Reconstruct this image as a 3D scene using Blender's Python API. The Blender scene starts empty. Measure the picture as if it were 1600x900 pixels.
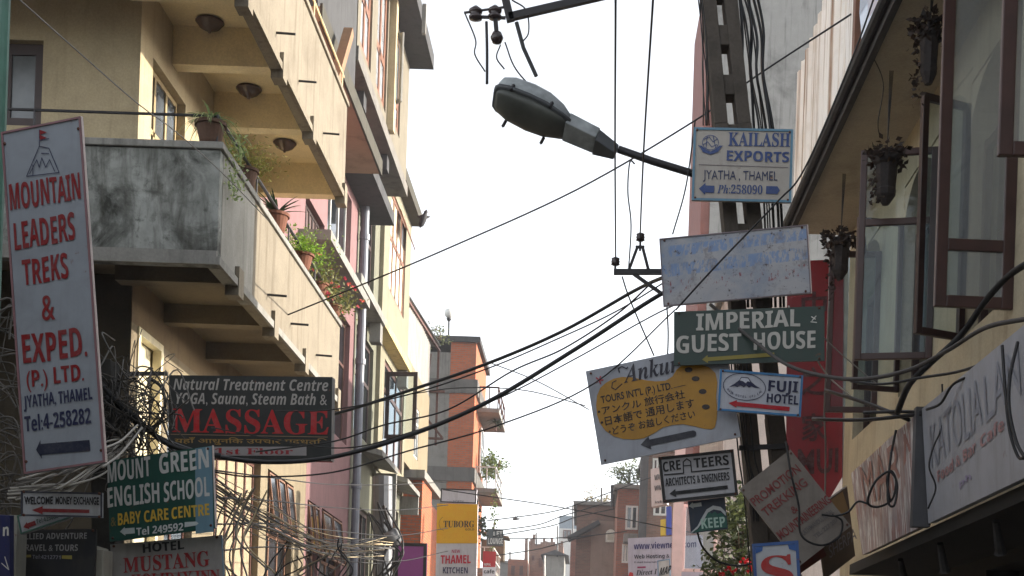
import bpy, bmesh, math, random
import numpy as np
from mathutils import Vector, Matrix

random.seed(7)
sc = bpy.context.scene
COL = sc.collection
rad = math.radians

# ------------------------------------------------------------------ camera
F, EYE, ROLL = 2150.0, 1.6, rad(1.9)          # focal length in photo pixels, eye height, camera roll
PX, PY = 910.0, 1075.0                        # vanishing point of the street
cr, sr = math.cos(ROLL), math.sin(ROLL)
cam = bpy.data.cameras.new('camera')
cam_ob = bpy.data.objects.new('camera', cam)
COL.objects.link(cam_ob)
cam.sensor_width = 36.0
cam.lens = 36.0 * F / 1600.0
cam.shift_x = (800.0 - PX) / 1600.0
cam.shift_y = (PY - 450.0) / 1600.0
cam.clip_start, cam.clip_end = 0.1, 3000.0
cam_ob.matrix_world = Matrix(((cr, -sr, 0, 0), (0, 0, -1, 0), (sr, cr, 0, EYE), (0, 0, 0, 1)))
sc.camera = cam_ob

# ------------------------------------------------------------------ sky, sun, exposure
SUN_AZ, SUN_EL = 12.0, 14.5                   # degrees from +X towards +Y, and above the horizon
world = bpy.data.worlds.new('World')
sc.world = world
world.use_nodes = True
wn = world.node_tree
bg = wn.nodes['Background']
sky = wn.nodes.new('ShaderNodeTexSky')
sky.sky_type = 'NISHITA'
sky.sun_disc = False
sky.sun_elevation = rad(SUN_EL)
sky.sun_rotation = rad(90.0 - SUN_AZ)
sky.altitude = 1300
sky.air_density = 1.0
sky.dust_density = 3.5
sky.ozone_density = 1.0
hs = wn.nodes.new('ShaderNodeHueSaturation')
hs.inputs['Saturation'].default_value = 0.22
wn.links.new(sky.outputs['Color'], hs.inputs['Color'])
wn.links.new(hs.outputs['Color'], bg.inputs['Color'])
bg.inputs['Strength'].default_value = 0.15
sun = bpy.data.lights.new('sun', 'SUN')
sun.energy = 2.8
sun.angle = rad(0.5)
sun.color = (1.0, 0.91, 0.79)
sun_ob = bpy.data.objects.new('sun', sun)
COL.objects.link(sun_ob)
SUNV = Vector((math.cos(rad(SUN_EL)) * math.cos(rad(SUN_AZ)), math.cos(rad(SUN_EL)) * math.sin(rad(SUN_AZ)), math.sin(rad(SUN_EL))))
sun_ob.rotation_euler = SUNV.to_track_quat('Z', 'Y').to_euler()
sun_ob.location = SUNV * 60
sc.view_settings.view_transform = 'Standard'
sc.view_settings.look = 'None'
sc.view_settings.gamma = 1.0
sc.view_settings.use_curve_mapping = False
sc.view_settings.exposure = 1.8
sc.cycles.max_bounces = 8
sc.cycles.diffuse_bounces = 6
sc.cycles.transparent_max_bounces = 8

# ------------------------------------------------------------------ pixel <-> place
def ray(x, y):
    dx, dz = (x - PX) / F, (PY - y) / F
    return Vector((dx * cr - dz * sr, 1.0, dx * sr + dz * cr))
CAM = Vector((0, 0, EYE))
def onY(x, y, Y): return CAM + ray(x, y) * Y
def onX(x, y, X):
    r = ray(x, y); return CAM + r * (X / r.x)
def onZ(x, y, Z):
    r = ray(x, y); return CAM + r * ((Z - EYE) / r.z)
def pix(P):
    a, b = P[0] / P[1], (P[2] - EYE) / P[1]
    return PX + (a * cr + b * sr) * F, PY - (-a * sr + b * cr) * F

# ------------------------------------------------------------------ mesh builder
class MB:
    def __init__(s): s.v, s.f = [], []
    def add(s, vs, fs):
        n = len(s.v); s.v += [tuple(p) for p in vs]; s.f += [tuple(i + n for i in q) for q in fs]; return s
    def box(s, x0, x1, y0, y1, z0, z1):
        vs = [(x, y, z) for z in (z0, z1) for y in (y0, y1) for x in (x0, x1)]
        return s.add(vs, [(0, 2, 3, 1), (4, 5, 7, 6), (0, 1, 5, 4), (2, 6, 7, 3), (0, 4, 6, 2), (1, 3, 7, 5)])
    def beam(s, P, Q, w, h=None, up=(0, 0, 1)):
        h = h or w
        P, Q = Vector(P), Vector(Q); d = (Q - P).normalized(); u = Vector(up)
        if abs(d.dot(u)) > 0.98: u = Vector((0, 1, 0))
        a = d.cross(u).normalized(); b = a.cross(d).normalized()
        vs = [E + a * (i * w / 2) + b * (j * h / 2) for E in (P, Q) for i, j in ((-1, -1), (1, -1), (1, 1), (-1, 1))]
        return s.add(vs, [(0, 1, 2, 3), (7, 6, 5, 4), (0, 4, 5, 1), (1, 5, 6, 2), (2, 6, 7, 3), (3, 7, 4, 0)])
    def prism(s, pts, off):
        n = len(pts); off = Vector(off)
        vs = [Vector(p) for p in pts] + [Vector(p) + off for p in pts]
        fs = [tuple(range(n))[::-1], tuple(range(n, 2 * n))] + [(i, (i + 1) % n, n + (i + 1) % n, n + i) for i in range(n)]
        return s.add(vs, fs)
    def quad(s, *p): return s.add(p, [tuple(range(len(p)))])
    def tube(s, pts, r, n=6, r1=None, cap=True):
        pts = [Vector(p) for p in pts]; m = len(pts); vs = []
        prev = None
        for i, p in enumerate(pts):
            d = (pts[min(i + 1, m - 1)] - pts[max(i - 1, 0)])
            d = d.normalized() if d.length > 1e-9 else Vector((0, 0, 1))
            if prev is None:
                a = d.orthogonal().normalized()
            else:
                a = prev - d * prev.dot(d)
                a = a.normalized() if a.length > 1e-6 else d.orthogonal().normalized()
            prev = a; b = d.cross(a)
            rr = r if r1 is None else r + (r1 - r) * i / (m - 1)
            vs += [p + (a * math.cos(t) + b * math.sin(t)) * rr for t in (2 * math.pi * k / n for k in range(n))]
        fs = [(i * n + k, i * n + (k + 1) % n, (i + 1) * n + (k + 1) % n, (i + 1) * n + k) for i in range(m - 1) for k in range(n)]
        if cap: fs += [tuple(range(n))[::-1], tuple(range((m - 1) * n, m * n))]
        return s.add(vs, fs)
    def lathe(s, c, prof, n=16, axis=(0, 0, 1)):
        c = Vector(c); ax = Vector(axis).normalized(); a = ax.orthogonal().normalized(); b = ax.cross(a); vs = []
        for r, h in prof:
            vs += [c + ax * h + (a * math.cos(t) + b * math.sin(t)) * max(r, 1e-4) for t in (2 * math.pi * k / n for k in range(n))]
        m = len(prof)
        fs = [(i * n + k, i * n + (k + 1) % n, (i + 1) * n + (k + 1) % n, (i + 1) * n + k) for i in range(m - 1) for k in range(n)]
        fs += [tuple(range(n))[::-1], tuple(range((m - 1) * n, m * n))]
        return s.add(vs, fs)
    def leaf(s, c, L, W, d=None, up=None):
        d = Vector(d) if d is not None else Vector((random.gauss(0, 1), random.gauss(0, 1), random.gauss(0, .7)))
        d.normalize(); a = Vector((random.gauss(0, 1), random.gauss(0, 1), random.gauss(0, 1))); a = (a - d * a.dot(d)).normalized()
        c = Vector(c); n = d.cross(a)
        return s.add([c, c + d * L * .45 + a * W / 2 + n * L * .06, c + d * L, c + d * L * .45 - a * W / 2 + n * L * .06], [(0, 1, 2), (0, 2, 3)])
    def build(s, name, mat, parent=None, smooth=False, bevel=0.0, fix=True):
        # meshes are written in world coordinates; a part keeps its thing's origin, a lone mesh gets its base centre
        if parent is not None: o = ORG[parent.name]
        else:
            arr = np.array(s.v); lo, hi = arr.min(0), arr.max(0)
            o = Vector(((lo[0] + hi[0]) / 2, (lo[1] + hi[1]) / 2, lo[2]))
        me = bpy.data.meshes.new(name)
        me.from_pydata([(p[0] - o[0], p[1] - o[1], p[2] - o[2]) for p in s.v], [], s.f)
        if fix:
            bm = bmesh.new(); bm.from_mesh(me); bmesh.ops.recalc_face_normals(bm, faces=bm.faces); bm.to_mesh(me); bm.free()
        if smooth:
            for p in me.polygons: p.use_smooth = True
        me.materials.append(mat)
        ob = bpy.data.objects.new(name, me); COL.objects.link(ob)
        ORG[ob.name] = Vector(o)
        if parent is not None: ob.parent = parent
        else: ob.location = o
        if bevel:
            b = ob.modifiers.new('bevel', 'BEVEL'); b.width = bevel; b.segments = 2; b.limit_method = 'ANGLE'
        return ob
ORG = {}

def tag(o, label=None, cat=None, group=None, kind=None):
    if label: o['label'] = label
    if cat: o['category'] = cat
    if group: o['group'] = group
    if kind: o['kind'] = kind
    return o
def thing(name, label, cat, loc, group=None):
    o = bpy.data.objects.new(name, None); o.empty_display_size = 0.2; COL.objects.link(o); o.location = loc
    ORG[o.name] = Vector(loc)
    return tag(o, label, cat, group)

# ------------------------------------------------------------------ materials
def lin(c):
    return tuple((x / 12.92 if x <= .04045 else ((x + .055) / 1.055) ** 2.4) for x in (v / 255.0 for v in c)) + (1.0,)
MATS = {}
def nodes_of(name, rough=.7, metal=0.0, spec=None):
    m = bpy.data.materials.new(name); m.use_nodes = True
    nt = m.node_tree; b = nt.nodes['Principled BSDF']
    b.inputs['Roughness'].default_value = rough; b.inputs['Metallic'].default_value = metal
    if spec is not None: b.inputs['Specular IOR Level'].default_value = spec
    return m, nt, b
def noise(nt, vec, scale, detail=6, rough=.6, dist=0.0):
    n = nt.nodes.new('ShaderNodeTexNoise'); n.inputs['Scale'].default_value = scale
    n.inputs['Detail'].default_value = detail; n.inputs['Roughness'].default_value = rough; n.inputs['Distortion'].default_value = dist
    nt.links.new(vec, n.inputs['Vector']); return n.outputs['Fac']
def ramp(nt, fac, a, b, ca=(0, 0, 0, 1), cb=(1, 1, 1, 1)):
    r = nt.nodes.new('ShaderNodeValToRGB'); e = r.color_ramp.elements
    e[0].position, e[1].position = a, b; e[0].color, e[1].color = ca, cb
    nt.links.new(fac, r.inputs['Fac']); return r.outputs['Color']
def mixc(nt, fac, A, B, mode='MIX'):
    m = nt.nodes.new('ShaderNodeMix'); m.data_type = 'RGBA'; m.blend_type = mode
    for sock, val in ((m.inputs[0], fac), (m.inputs[6], A), (m.inputs[7], B)):
        if hasattr(val, 'links'): nt.links.new(val, sock)
        else: sock.default_value = val
    return m.outputs[2]
def coords(nt, scale=(1, 1, 1), kind='pos'):
    if kind == 'pos':
        g = nt.nodes.new('ShaderNodeNewGeometry'); v = g.outputs['Position']
    else:
        g = nt.nodes.new('ShaderNodeTexCoord'); v = g.outputs['Object']
    mp = nt.nodes.new('ShaderNodeMapping'); mp.inputs['Scale'].default_value = scale
    nt.links.new(v, mp.inputs['Vector']); return mp.outputs['Vector']
def bump(nt, b, h, strength=.3, dist=.02):
    n = nt.nodes.new('ShaderNodeBump'); n.inputs['Strength'].default_value = strength; n.inputs['Distance'].default_value = dist
    nt.links.new(h, n.inputs['Height']); nt.links.new(n.outputs['Normal'], b.inputs['Normal'])
def plain(name, c, rough=.6, metal=0.0, var=.15, scale=6.0, spec=None):
    """one colour with gentle mottling"""
    if name in MATS: return MATS[name]
    m, nt, b = nodes_of(name, rough, metal, spec); v = coords(nt)
    L = lin(c); D = tuple(x * (1 - var * 1.6) for x in L[:3]) + (1,); U = tuple(min(1, x * (1 + var)) for x in L[:3]) + (1,)
    col = ramp(nt, noise(nt, v, scale), .3, .7, D, U)
    nt.links.new(col, b.inputs['Base Color']); MATS[name] = m; return m
def plaster(name, c, stain=(70, 66, 58), amount=.5, streak=.5, rough=.85, patch=1.2, bumps=.25):
    """painted render: broad patches of grime, vertical run marks, fine grain"""
    if name in MATS: return MATS[name]
    m, nt, b = nodes_of(name, rough, 0, .25); v = coords(nt); vs = coords(nt, (5, 5, .35))
    base = ramp(nt, noise(nt, v, 3.0), .3, .75, tuple(x * .82 for x in lin(c)[:3]) + (1,), lin(c))
    blot = ramp(nt, noise(nt, v, patch, 8, .65, .4), .52, .78)
    f1 = nt.nodes.new('ShaderNodeMath'); f1.operation = 'MULTIPLY'; f1.inputs[1].default_value = amount
    nt.links.new(blot, f1.inputs[0])
    c1 = mixc(nt, f1.outputs[0], base, lin(stain))
    runs = ramp(nt, noise(nt, vs, 1.6, 5, .6), .53, .75)
    f2 = nt.nodes.new('ShaderNodeMath'); f2.operation = 'MULTIPLY'; f2.inputs[1].default_value = streak
    nt.links.new(runs, f2.inputs[0])
    c2 = mixc(nt, f2.outputs[0], c1, lin(stain))
    fine = ramp(nt, noise(nt, v, 45, 3), .35, .65, (.86, .86, .86, 1), (1, 1, 1, 1))
    c3 = mixc(nt, 1.0, c2, fine, 'MULTIPLY')
    nt.links.new(c3, b.inputs['Base Color']); bump(nt, b, noise(nt, v, 22, 6), bumps, .012)
    MATS[name] = m; return m
def brick(name, c1, c2, mortar=(120, 105, 92), sc_=1.0, dirt=.35):
    if name in MATS: return MATS[name]
    m, nt, b = nodes_of(name, .9, 0, .2)
    g = nt.nodes.new('ShaderNodeNewGeometry'); sx = nt.nodes.new('ShaderNodeSeparateXYZ'); nt.links.new(g.outputs['Position'], sx.inputs[0])
    ad = nt.nodes.new('ShaderNodeMath'); ad.operation = 'ADD'; nt.links.new(sx.outputs[0], ad.inputs[0]); nt.links.new(sx.outputs[1], ad.inputs[1])
    cb = nt.nodes.new('ShaderNodeCombineXYZ'); nt.links.new(ad.outputs[0], cb.inputs[0]); nt.links.new(sx.outputs[2], cb.inputs[1])
    t = nt.nodes.new('ShaderNodeTexBrick'); t.inputs['Scale'].default_value = sc_
    t.inputs['Brick Width'].default_value = .23; t.inputs['Row Height'].default_value = .08; t.inputs['Mortar Size'].default_value = .011
    t.inputs['Color1'].default_value = lin(c1); t.inputs['Color2'].default_value = lin(c2); t.inputs['Mortar'].default_value = lin(mortar)
    nt.links.new(cb.outputs[0], t.inputs['Vector'])
    v = coords(nt); blot = ramp(nt, noise(nt, v, .9, 8, .7), .45, .8)
    f = nt.nodes.new('ShaderNodeMath'); f.operation = 'MULTIPLY'; f.inputs[1].default_value = dirt; nt.links.new(blot, f.inputs[0])
    col = mixc(nt, f.outputs[0], t.outputs['Color'], lin((95, 84, 76)))
    nt.links.new(col, b.inputs['Base Color']); bump(nt, b, t.outputs['Fac'], -.4, .01)
    MATS[name] = m; return m
def board(name, c, dirt=(90, 84, 76), amount=.35, rough=.45, scale=5.0, streak=.35, rust=0.0):
    """painted sheet-metal sign: dirt film, drips, a little rust"""
    if name in MATS: return MATS[name]
    c = tuple(x * .93 for x in c); rust = rust or .12
    m, nt, b = nodes_of(name, rough, 0, .35); v = coords(nt); vs = coords(nt, (14, 14, .9))
    f1 = nt.nodes.new('ShaderNodeMath'); f1.operation = 'MULTIPLY'; f1.inputs[1].default_value = amount
    nt.links.new(ramp(nt, noise(nt, v, scale, 8, .65, .5), .42, .75), f1.inputs[0])
    c1 = mixc(nt, f1.outputs[0], lin(c), lin(dirt))
    f2 = nt.nodes.new('ShaderNodeMath'); f2.operation = 'MULTIPLY'; f2.inputs[1].default_value = streak
    nt.links.new(ramp(nt, noise(nt, vs, 1.3, 4), .52, .8), f2.inputs[0])
    c2 = mixc(nt, f2.outputs[0], c1, lin(dirt))
    if rust:
        c2 = mixc(nt, ramp(nt, noise(nt, v, scale * 2.2, 8, .7), .66 - rust * .1, .74), c2, lin((110, 62, 38)))
    nt.links.new(c2, b.inputs['Base Color']); bump(nt, b, noise(nt, v, 9, 3), .12, .01)
    MATS[name] = m; return m
def paint(c, name=None):
    """sign-painter's lettering, thin and slightly worn"""
    name = name or 'paint_%d_%d_%d' % tuple(c)
    if name in MATS: return MATS[name]
    m, nt, b = nodes_of(name, .5, 0, .3); v = coords(nt)
    L = lin(c)
    fade = tuple(x * .75 + .25 * .22 for x in L[:3]) + (1,)
    col = mixc(nt, ramp(nt, noise(nt, v, 16, 8, .75), .44, .72), L, fade)
    nt.links.new(col, b.inputs['Base Color']); MATS[name] = m; return m
def glass(name, c=(22, 26, 30), rough=.06, spec=.9):
    if name in MATS: return MATS[name]
    m, nt, b = nodes_of(name, rough, 0, spec); v = coords(nt)
    col = ramp(nt, noise(nt, v, 2.5), .35, .7, lin(c), tuple(min(1, x * 2 + .01) for x in lin(c)[:3]) + (1,))
    nt.links.new(col, b.inputs['Base Color']); bump(nt, b, noise(nt, v, 1.6, 2), .05, .02)
    MATS[name] = m; return m
def clear_glass(name, mixf=.35, tint=(.85, .92, .95, 1)):
    if name in MATS: return MATS[name]
    m = bpy.data.materials.new(name); m.use_nodes = True; nt = m.node_tree; nt.nodes.clear()
    out = nt.nodes.new('ShaderNodeOutputMaterial'); mx = nt.nodes.new('ShaderNodeMixShader')
    tr = nt.nodes.new('ShaderNodeBsdfTransparent'); gl = nt.nodes.new('ShaderNodeBsdfGlossy'); df = nt.nodes.new('ShaderNodeBsdfDiffuse')
    tr.inputs[0].default_value = tint; gl.inputs['Roughness'].default_value = .04; df.inputs[0].default_value = (.5, .52, .55, 1)
    fr0 = nt.nodes.new('ShaderNodeLayerWeight'); fr0.inputs[0].default_value = .5
    fr = nt.nodes.new('ShaderNodeMath'); fr.operation = 'POWER'; fr.inputs[1].default_value = 3.0; nt.links.new(fr0.outputs['Facing'], fr.inputs[0])
    ad = nt.nodes.new('ShaderNodeMath'); ad.operation = 'ADD'; ad.inputs[1].default_value = mixf * .18; nt.links.new(fr.outputs[0], ad.inputs[0])
    mx2 = nt.nodes.new('ShaderNodeMixShader'); mx2.inputs[0].default_value = mixf * .3  # grey diffuse share stands in for sky reflected in the pane
    nt.links.new(tr.outputs[0], mx2.inputs[1]); nt.links.new(df.outputs[0], mx2.inputs[2])
    nt.links.new(ad.outputs[0], mx.inputs[0]); nt.links.new(mx2.outputs[0], mx.inputs[1]); nt.links.new(gl.outputs[0], mx.inputs[2])
    nt.links.new(mx.outputs[0], out.inputs[0]); MATS[name] = m; return m
def leafmat(name, c1, c2):
    if name in MATS: return MATS[name]
    m, nt, b = nodes_of(name, .6, 0, .3); v = coords(nt)
    oi = nt.nodes.new('ShaderNodeNewGeometry')
    col = mixc(nt, oi.outputs['Random Per Island'], lin(c1), lin(c2))
    nt.links.new(col, b.inputs['Base Color'])
    tl = nt.nodes.new('ShaderNodeBsdfTranslucent'); nt.links.new(col, tl.inputs[0])
    mx = nt.nodes.new('ShaderNodeMixShader'); mx.inputs[0].default_value = .3
    nt.links.new(b.outputs[0], mx.inputs[1]); nt.links.new(tl.outputs[0], mx.inputs[2])
    nt.links.new(mx.outputs[0], nt.nodes['Material Output'].inputs[0]); MATS[name] = m; return m

CREAM = plaster('cream_render', (186, 170, 138), (112, 98, 76), .35, .35)
CREAM_STAIN = plaster('stained_cream_render', (132, 123, 107), (80, 70, 56), .5, .8)
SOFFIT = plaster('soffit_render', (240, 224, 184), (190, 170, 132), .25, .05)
def mould(name):
    m, nt, b = nodes_of(name, .9, 0, .2); v = coords(nt); vs = coords(nt, (3.5, 3.5, .5))
    c = ramp(nt, noise(nt, v, 4, 6), .3, .75, lin((112, 114, 109)), lin((160, 162, 157)))
    c = mixc(nt, ramp(nt, noise(nt, v, 1.7, 10, .68, .8), .46, .66), c, lin((52, 52, 47)))
    c = mixc(nt, ramp(nt, noise(nt, vs, 1.3, 8, .65, .5), .5, .72), c, lin((58, 56, 49)))
    c = mixc(nt, ramp(nt, noise(nt, v, 9, 8, .7), .56, .74), c, lin((70, 72, 66)))
    nt.links.new(c, b.inputs['Base Color']); bump(nt, b, noise(nt, v, 25, 6), .3, .01); return m
MOULD = mould('mouldy_concrete')
SHADE_RENDER = plaster('shade_render', (82, 74, 60), (40, 36, 30), .6, .4)  # dark tone stands in for deep shade on the lower wall
SHADESOFFIT = plaster('shade_soffit', (122, 110, 88), (60, 52, 42), .7, .1)  # darker copy of the soffit, standing in for shade under the lower balcony
MOSSY = plaster('mossy_edge', (76, 73, 64), (40, 40, 34), .7, .6)
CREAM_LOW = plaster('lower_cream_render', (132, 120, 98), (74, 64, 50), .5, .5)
def tinmat(name):
    m, nt, b = nodes_of(name, .5, 0, .3); v = coords(nt); vs = coords(nt, (1.2, 11, .12))
    c = mixc(nt, ramp(nt, noise(nt, vs, 1.6, 6, .7), .5, .6), lin((238, 234, 228)), lin((150, 124, 104)))  # brown streaks, with shading of the ridges put into the colour
    c = mixc(nt, ramp(nt, noise(nt, v, 1.3, 6), .5, .8), c, lin((196, 184, 168)))
    nt.links.new(c, b.inputs['Base Color']); return m
GREYC = plaster('grey_concrete', (140, 138, 132), (60, 58, 54), .6, .5)
DARKC = plaster('dark_concrete', (74, 74, 75), (36, 36, 36), .7, .6)
PINK = plaster('pink_render', (134, 102, 102), (92, 74, 72), .4, .5)
OLIVE = plaster('olive_render', (118, 118, 102), (72, 72, 60), .45, .6)
YELLOW = plaster('pale_yellow_render', (142, 136, 116), (92, 82, 64), .3, .5)
TILE = plaster('pale_tile_render', (140, 128, 104), (104, 88, 68), .3, .5)
BROWN = plain('brown_wood', (84, 52, 42), .5, var=.2)
DKBROWN = plain('dark_brown_wood', (52, 34, 30), .5, var=.2)
ORANGE_WOOD = plain('orange_wood', (112, 70, 46), .55, var=.25)
WHITEWOOD = plain('white_wood', (205, 205, 200), .5, var=.08)
GLASS = glass('window_glass')
GLASSL = glass('pale_window_glass', (70, 76, 82))
UNLIT = plain('unlit_dark', (26, 23, 20), .9, var=.2)  # near-black stands in for unlit rooms and the shade around the ledge
STEEL = plain('dark_steel', (40, 38, 40), .5, .3, .25)
RUST = plain('rusty_steel', (92, 58, 46), .7, .2, .3)
GALV = plain('galvanised_steel', (132, 138, 144), .4, .7, .15)
PVC = plain('grey_pvc', (100, 104, 114), .45, var=.1)
BRICK = brick('red_brick', (158, 92, 66), (134, 76, 56), dirt=.5)
BRICKD = brick('old_brick', (132, 96, 82), (112, 82, 70), dirt=.7)
BLACK = plain('black_rubber', (24, 24, 26), .55, var=.2)
# ================================================================== the setting: ground, road, pavements
def sheet(name, x0, x1, y0, y1, z, mat, n=1):
    o = MB().quad((x0, y0, z), (x1, y0, z), (x1, y1, z), (x0, y1, z)).build(name, mat, fix=False)
    return tag(o, kind='structure')
sheet('ground', -700, 700, -60, 1500, -.012, plaster('earth', (120, 108, 92), (80, 70, 60), .5, 0))
sheet('road', -3.1, 2.2, -25, 130, 0.0, plaster('dusty_asphalt', (142, 134, 122), (104, 98, 90), .5, 0, patch=.6))
for nm, x0, x1 in (('pavement', -4.9, -3.1), ('pavement', 2.2, 3.0)):
    tag(MB().box(x0, x1, -25, 130, -.01, .13).build(nm, GREYC), kind='structure')

# ------------------------------------------------------------------ builders for walls and windows
def wall(mb, axis, p, lo, hi, z0, z1, holes=(), th=.25, side=1):
    """wall of cells round its openings; axis 'x' = plane X=p facing side*X (spans Y lo..hi), 'y' = plane Y=p"""
    us = sorted({lo, hi, *[h[0] for h in holes], *[h[1] for h in holes]}); zs = sorted({z0, z1, *[h[2] for h in holes], *[h[3] for h in holes]})
    a, b = sorted((p, p - side * th))
    for i in range(len(us) - 1):
        j = 0
        while j < len(zs) - 1:
            u, z = (us[i] + us[i + 1]) / 2, (zs[j] + zs[j + 1]) / 2
            if any(h[0] < u < h[1] and h[2] < z < h[3] for h in holes): j += 1; continue
            k = j
            while k + 1 < len(zs) - 1 and not any(h[0] < u < h[1] and h[2] < (zs[k + 1] + zs[k + 2]) / 2 < h[3] for h in holes): k += 1
            if axis == 'x': mb.box(a, b, us[i], us[i + 1], zs[j], zs[k + 1])
            else: mb.box(us[i], us[i + 1], a, b, zs[j], zs[k + 1])
            j = k + 1
    return mb
def window(root, axis, p, h, fm=BROWN, gm=GLASS, n=2, rail=None, side=1, deep=.1, fw=.06, name='window', vent=False):
    """frame with mullions set back in its opening, the glass behind it as a sub-part"""
    u0, u1, z0, z1 = h; m = MB(); g = MB()
    q = p - side * deep
    def bar(ua, ub, za, zb, t=.06):
        a, b = sorted((q, q - side * t))
        (m.box(a, b, ua, ub, za, zb) if axis == 'x' else m.box(ua, ub, a, b, za, zb))
    bar(u0, u0 + fw, z0, z1); bar(u1 - fw, u1, z0, z1); bar(u0 + fw, u1 - fw, z0, z0 + fw); bar(u0 + fw, u1 - fw, z1 - fw, z1)
    w = (u1 - u0) / n
    for i in range(1, n): bar(u0 + w * i - fw / 2, u0 + w * i + fw / 2, z0 + fw, z1 - fw, .055)
    if rail: bar(u0 + fw, u1 - fw, z0 + (z1 - z0) * rail - fw / 2, z0 + (z1 - z0) * rail + fw / 2, .05)
    f = m.build(name, fm, root)
    a, b = sorted((q - side * .02, q - side * .03))
    (g.box(a, b, u0 + .01, u1 - .01, z0 + .01, z1 - .01) if axis == 'x' else g.box(u0 + .01, u1 - .01, a, b, z0 + .01, z1 - .01))
    g.build('pane', gm, f)
    if vent and axis == 'x':
        # a small top-hung light pushed open
        for i in range(n):
            ua, ub = u0 + w * i + .08, u0 + w * (i + 1) - .08
            zt = z1 - .06; zb = z1 - (z1 - z0) * .36; ox = (zt - zb) * .13 * side
            v = MB(); P = [(p, ua, zt), (p, ub, zt), (p + ox, ub, zb), (p + ox, ua, zb)]
            for k in range(4): v.beam(P[k], P[(k + 1) % 4], .035, .035, (side, 0, .3))
            v.build('vent_light', fm, f)
            MB().prism([Vector(c) for c in P], (-.008 * side, 0, -.004)).build('vent_pane', gm, f)
    return f
def casement(root, hinge, free, z0, z1, rails=(), fm=BROWN, gm=None, fw=.07, handle=False, name='open_casement'):
    """a window leaf swung out from the wall"""
    H, Fq = Vector((hinge[0], hinge[1], 0)), Vector((free[0], free[1], 0)); d = (Fq - H).normalized(); nrm = Vector((-d.y, d.x, 0)); m = MB()
    Z = Vector((0, 0, 1))
    def P(s, z): return H + d * s + Z * z
    L = (Fq - H).length
    for s in (fw / 2, L - fw / 2): m.beam(P(s, z0), P(s, z1), .045, fw, d)
    for z in (z0 + fw / 2, z1 - fw / 2, *rails): m.beam(P(fw, z), P(L - fw, z), .042, fw)
    f = m.build(name, fm, root, bevel=.006)
    zs = [z0 + fw, *rails, z1 - fw]
    g = MB().prism([P(fw, z0 + fw), P(L - fw, z0 + fw), P(L - fw, z1 - fw), P(fw, z1 - fw)], nrm * .006)
    g.build('pane', gm or clear_glass('casement_glass', .12), f)
    if handle:
        hm = MB(); c = P(L - fw / 2, (z0 + z1) / 2 + .15) - nrm * .05
        hm.tube([c, c + Vector((.02, -.03, .02)), c + Vector((.03, -.03, -.12))], .012)
        hm.build('handle', BLACK, f)
    return f

# ================================================================== cream building with balconies (left)
XW, XP = -5.0, -3.75           # its street wall and its parapets
A = thing('balcony_building', 'cream rendered building with two sunlit balconies over the street, left', 'building', (-8, 17.5, 0))
TANWOOD = plain('tan_wood', (158, 138, 100), .5)
doors = [(15.3, 16.55, 5.97, 8.45), (17.25, 18.45, 5.97, 8.45)]
lows = [(15.07, 15.95, 2.6, 5.4), (16.25, 17.4, 2.6, 4.85), (18.34, 20.94, 2.3, 4.85), (21.4, 23.3, 2.3, 4.85)]
ups = [(16.4, 17.6, 10.9, 12.8)]
w = MB()
wall(w, 'x', XW, 14.87, 20.3, 5.9, 10.1, doors)
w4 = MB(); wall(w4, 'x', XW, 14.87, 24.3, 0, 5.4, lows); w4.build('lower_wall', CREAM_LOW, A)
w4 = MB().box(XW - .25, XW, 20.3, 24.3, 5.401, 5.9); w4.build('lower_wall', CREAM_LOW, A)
w3 = MB(); wall(w3, 'x', XW, 14.87, 20.3, 5.401, 5.9); w3.build('shade_band', plaster('brown_shade', (126, 108, 82), (60, 50, 38), .7, .4), A)  # brown band stands in for the shade under the balcony
w2 = MB(); wall(w2, 'y', 14.869, -13, XW - .01, 0, 5.9, side=-1, th=.3); w2.build('lower_wall', SHADE_RENDER, A)
sw = (onY(-60, 100, 14.87).x, onY(67, 100, 14.87).x, onY(30, 196, 14.87).z, onY(30, 62, 14.87).z)
wall(w, 'y', 14.87, -13, XW - .25, 0, 14, [sw], side=-1)
w.build('wall', CREAM, A)
w = MB(); wall(w, 'x', XW, 14.87, 20.3, 10.1, 14.0, ups)
w.build('upper_wall', plaster('terracotta_render', (168, 120, 84), (110, 80, 58), .3, .4), A)
MB().box(-13, -6.2, 15.6, 20.3, 0, 13.9).build('interior', UNLIT, A)
MB().box(-13, -5.0, 14.7, 20.3, 14.0, 14.25).build('roof', GREYC, A)
window(A, 'y', 14.87, sw, DKBROWN, glass('curtained_glass', (58, 62, 64), .25), 2, side=-1, fw=.12)
f = window(A, 'x', XW, doors[0], TANWOOD, GLASSL, 3, rail=.72, name='balcony_door')
window(A, 'x', XW, doors[1], TANWOOD, GLASSL, 2, rail=.72, name='balcony_door')
window(A, 'x', XW, ups[0], ORANGE_WOOD, GLASS, 2)
MB().box(XW - .16, XW - .1, 15.09, 15.93, 2.62, 5.38).build('shutter', plain('pale_wood', (196, 186, 156), .55), A)
m = MB()
for y in (15.07, 15.87): m.box(XW - .08, XW + .02, y, y + .08, 2.6, 5.4)
m.box(XW - .08, XW + .02, 15.15, 15.87, 5.32, 5.4); m.build('door_frame', plain('cream_wood', (214, 204, 172), .5), A)
window(A, 'x', XW, lows[1], BROWN, GLASSL, 2, rail=.7)
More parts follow.
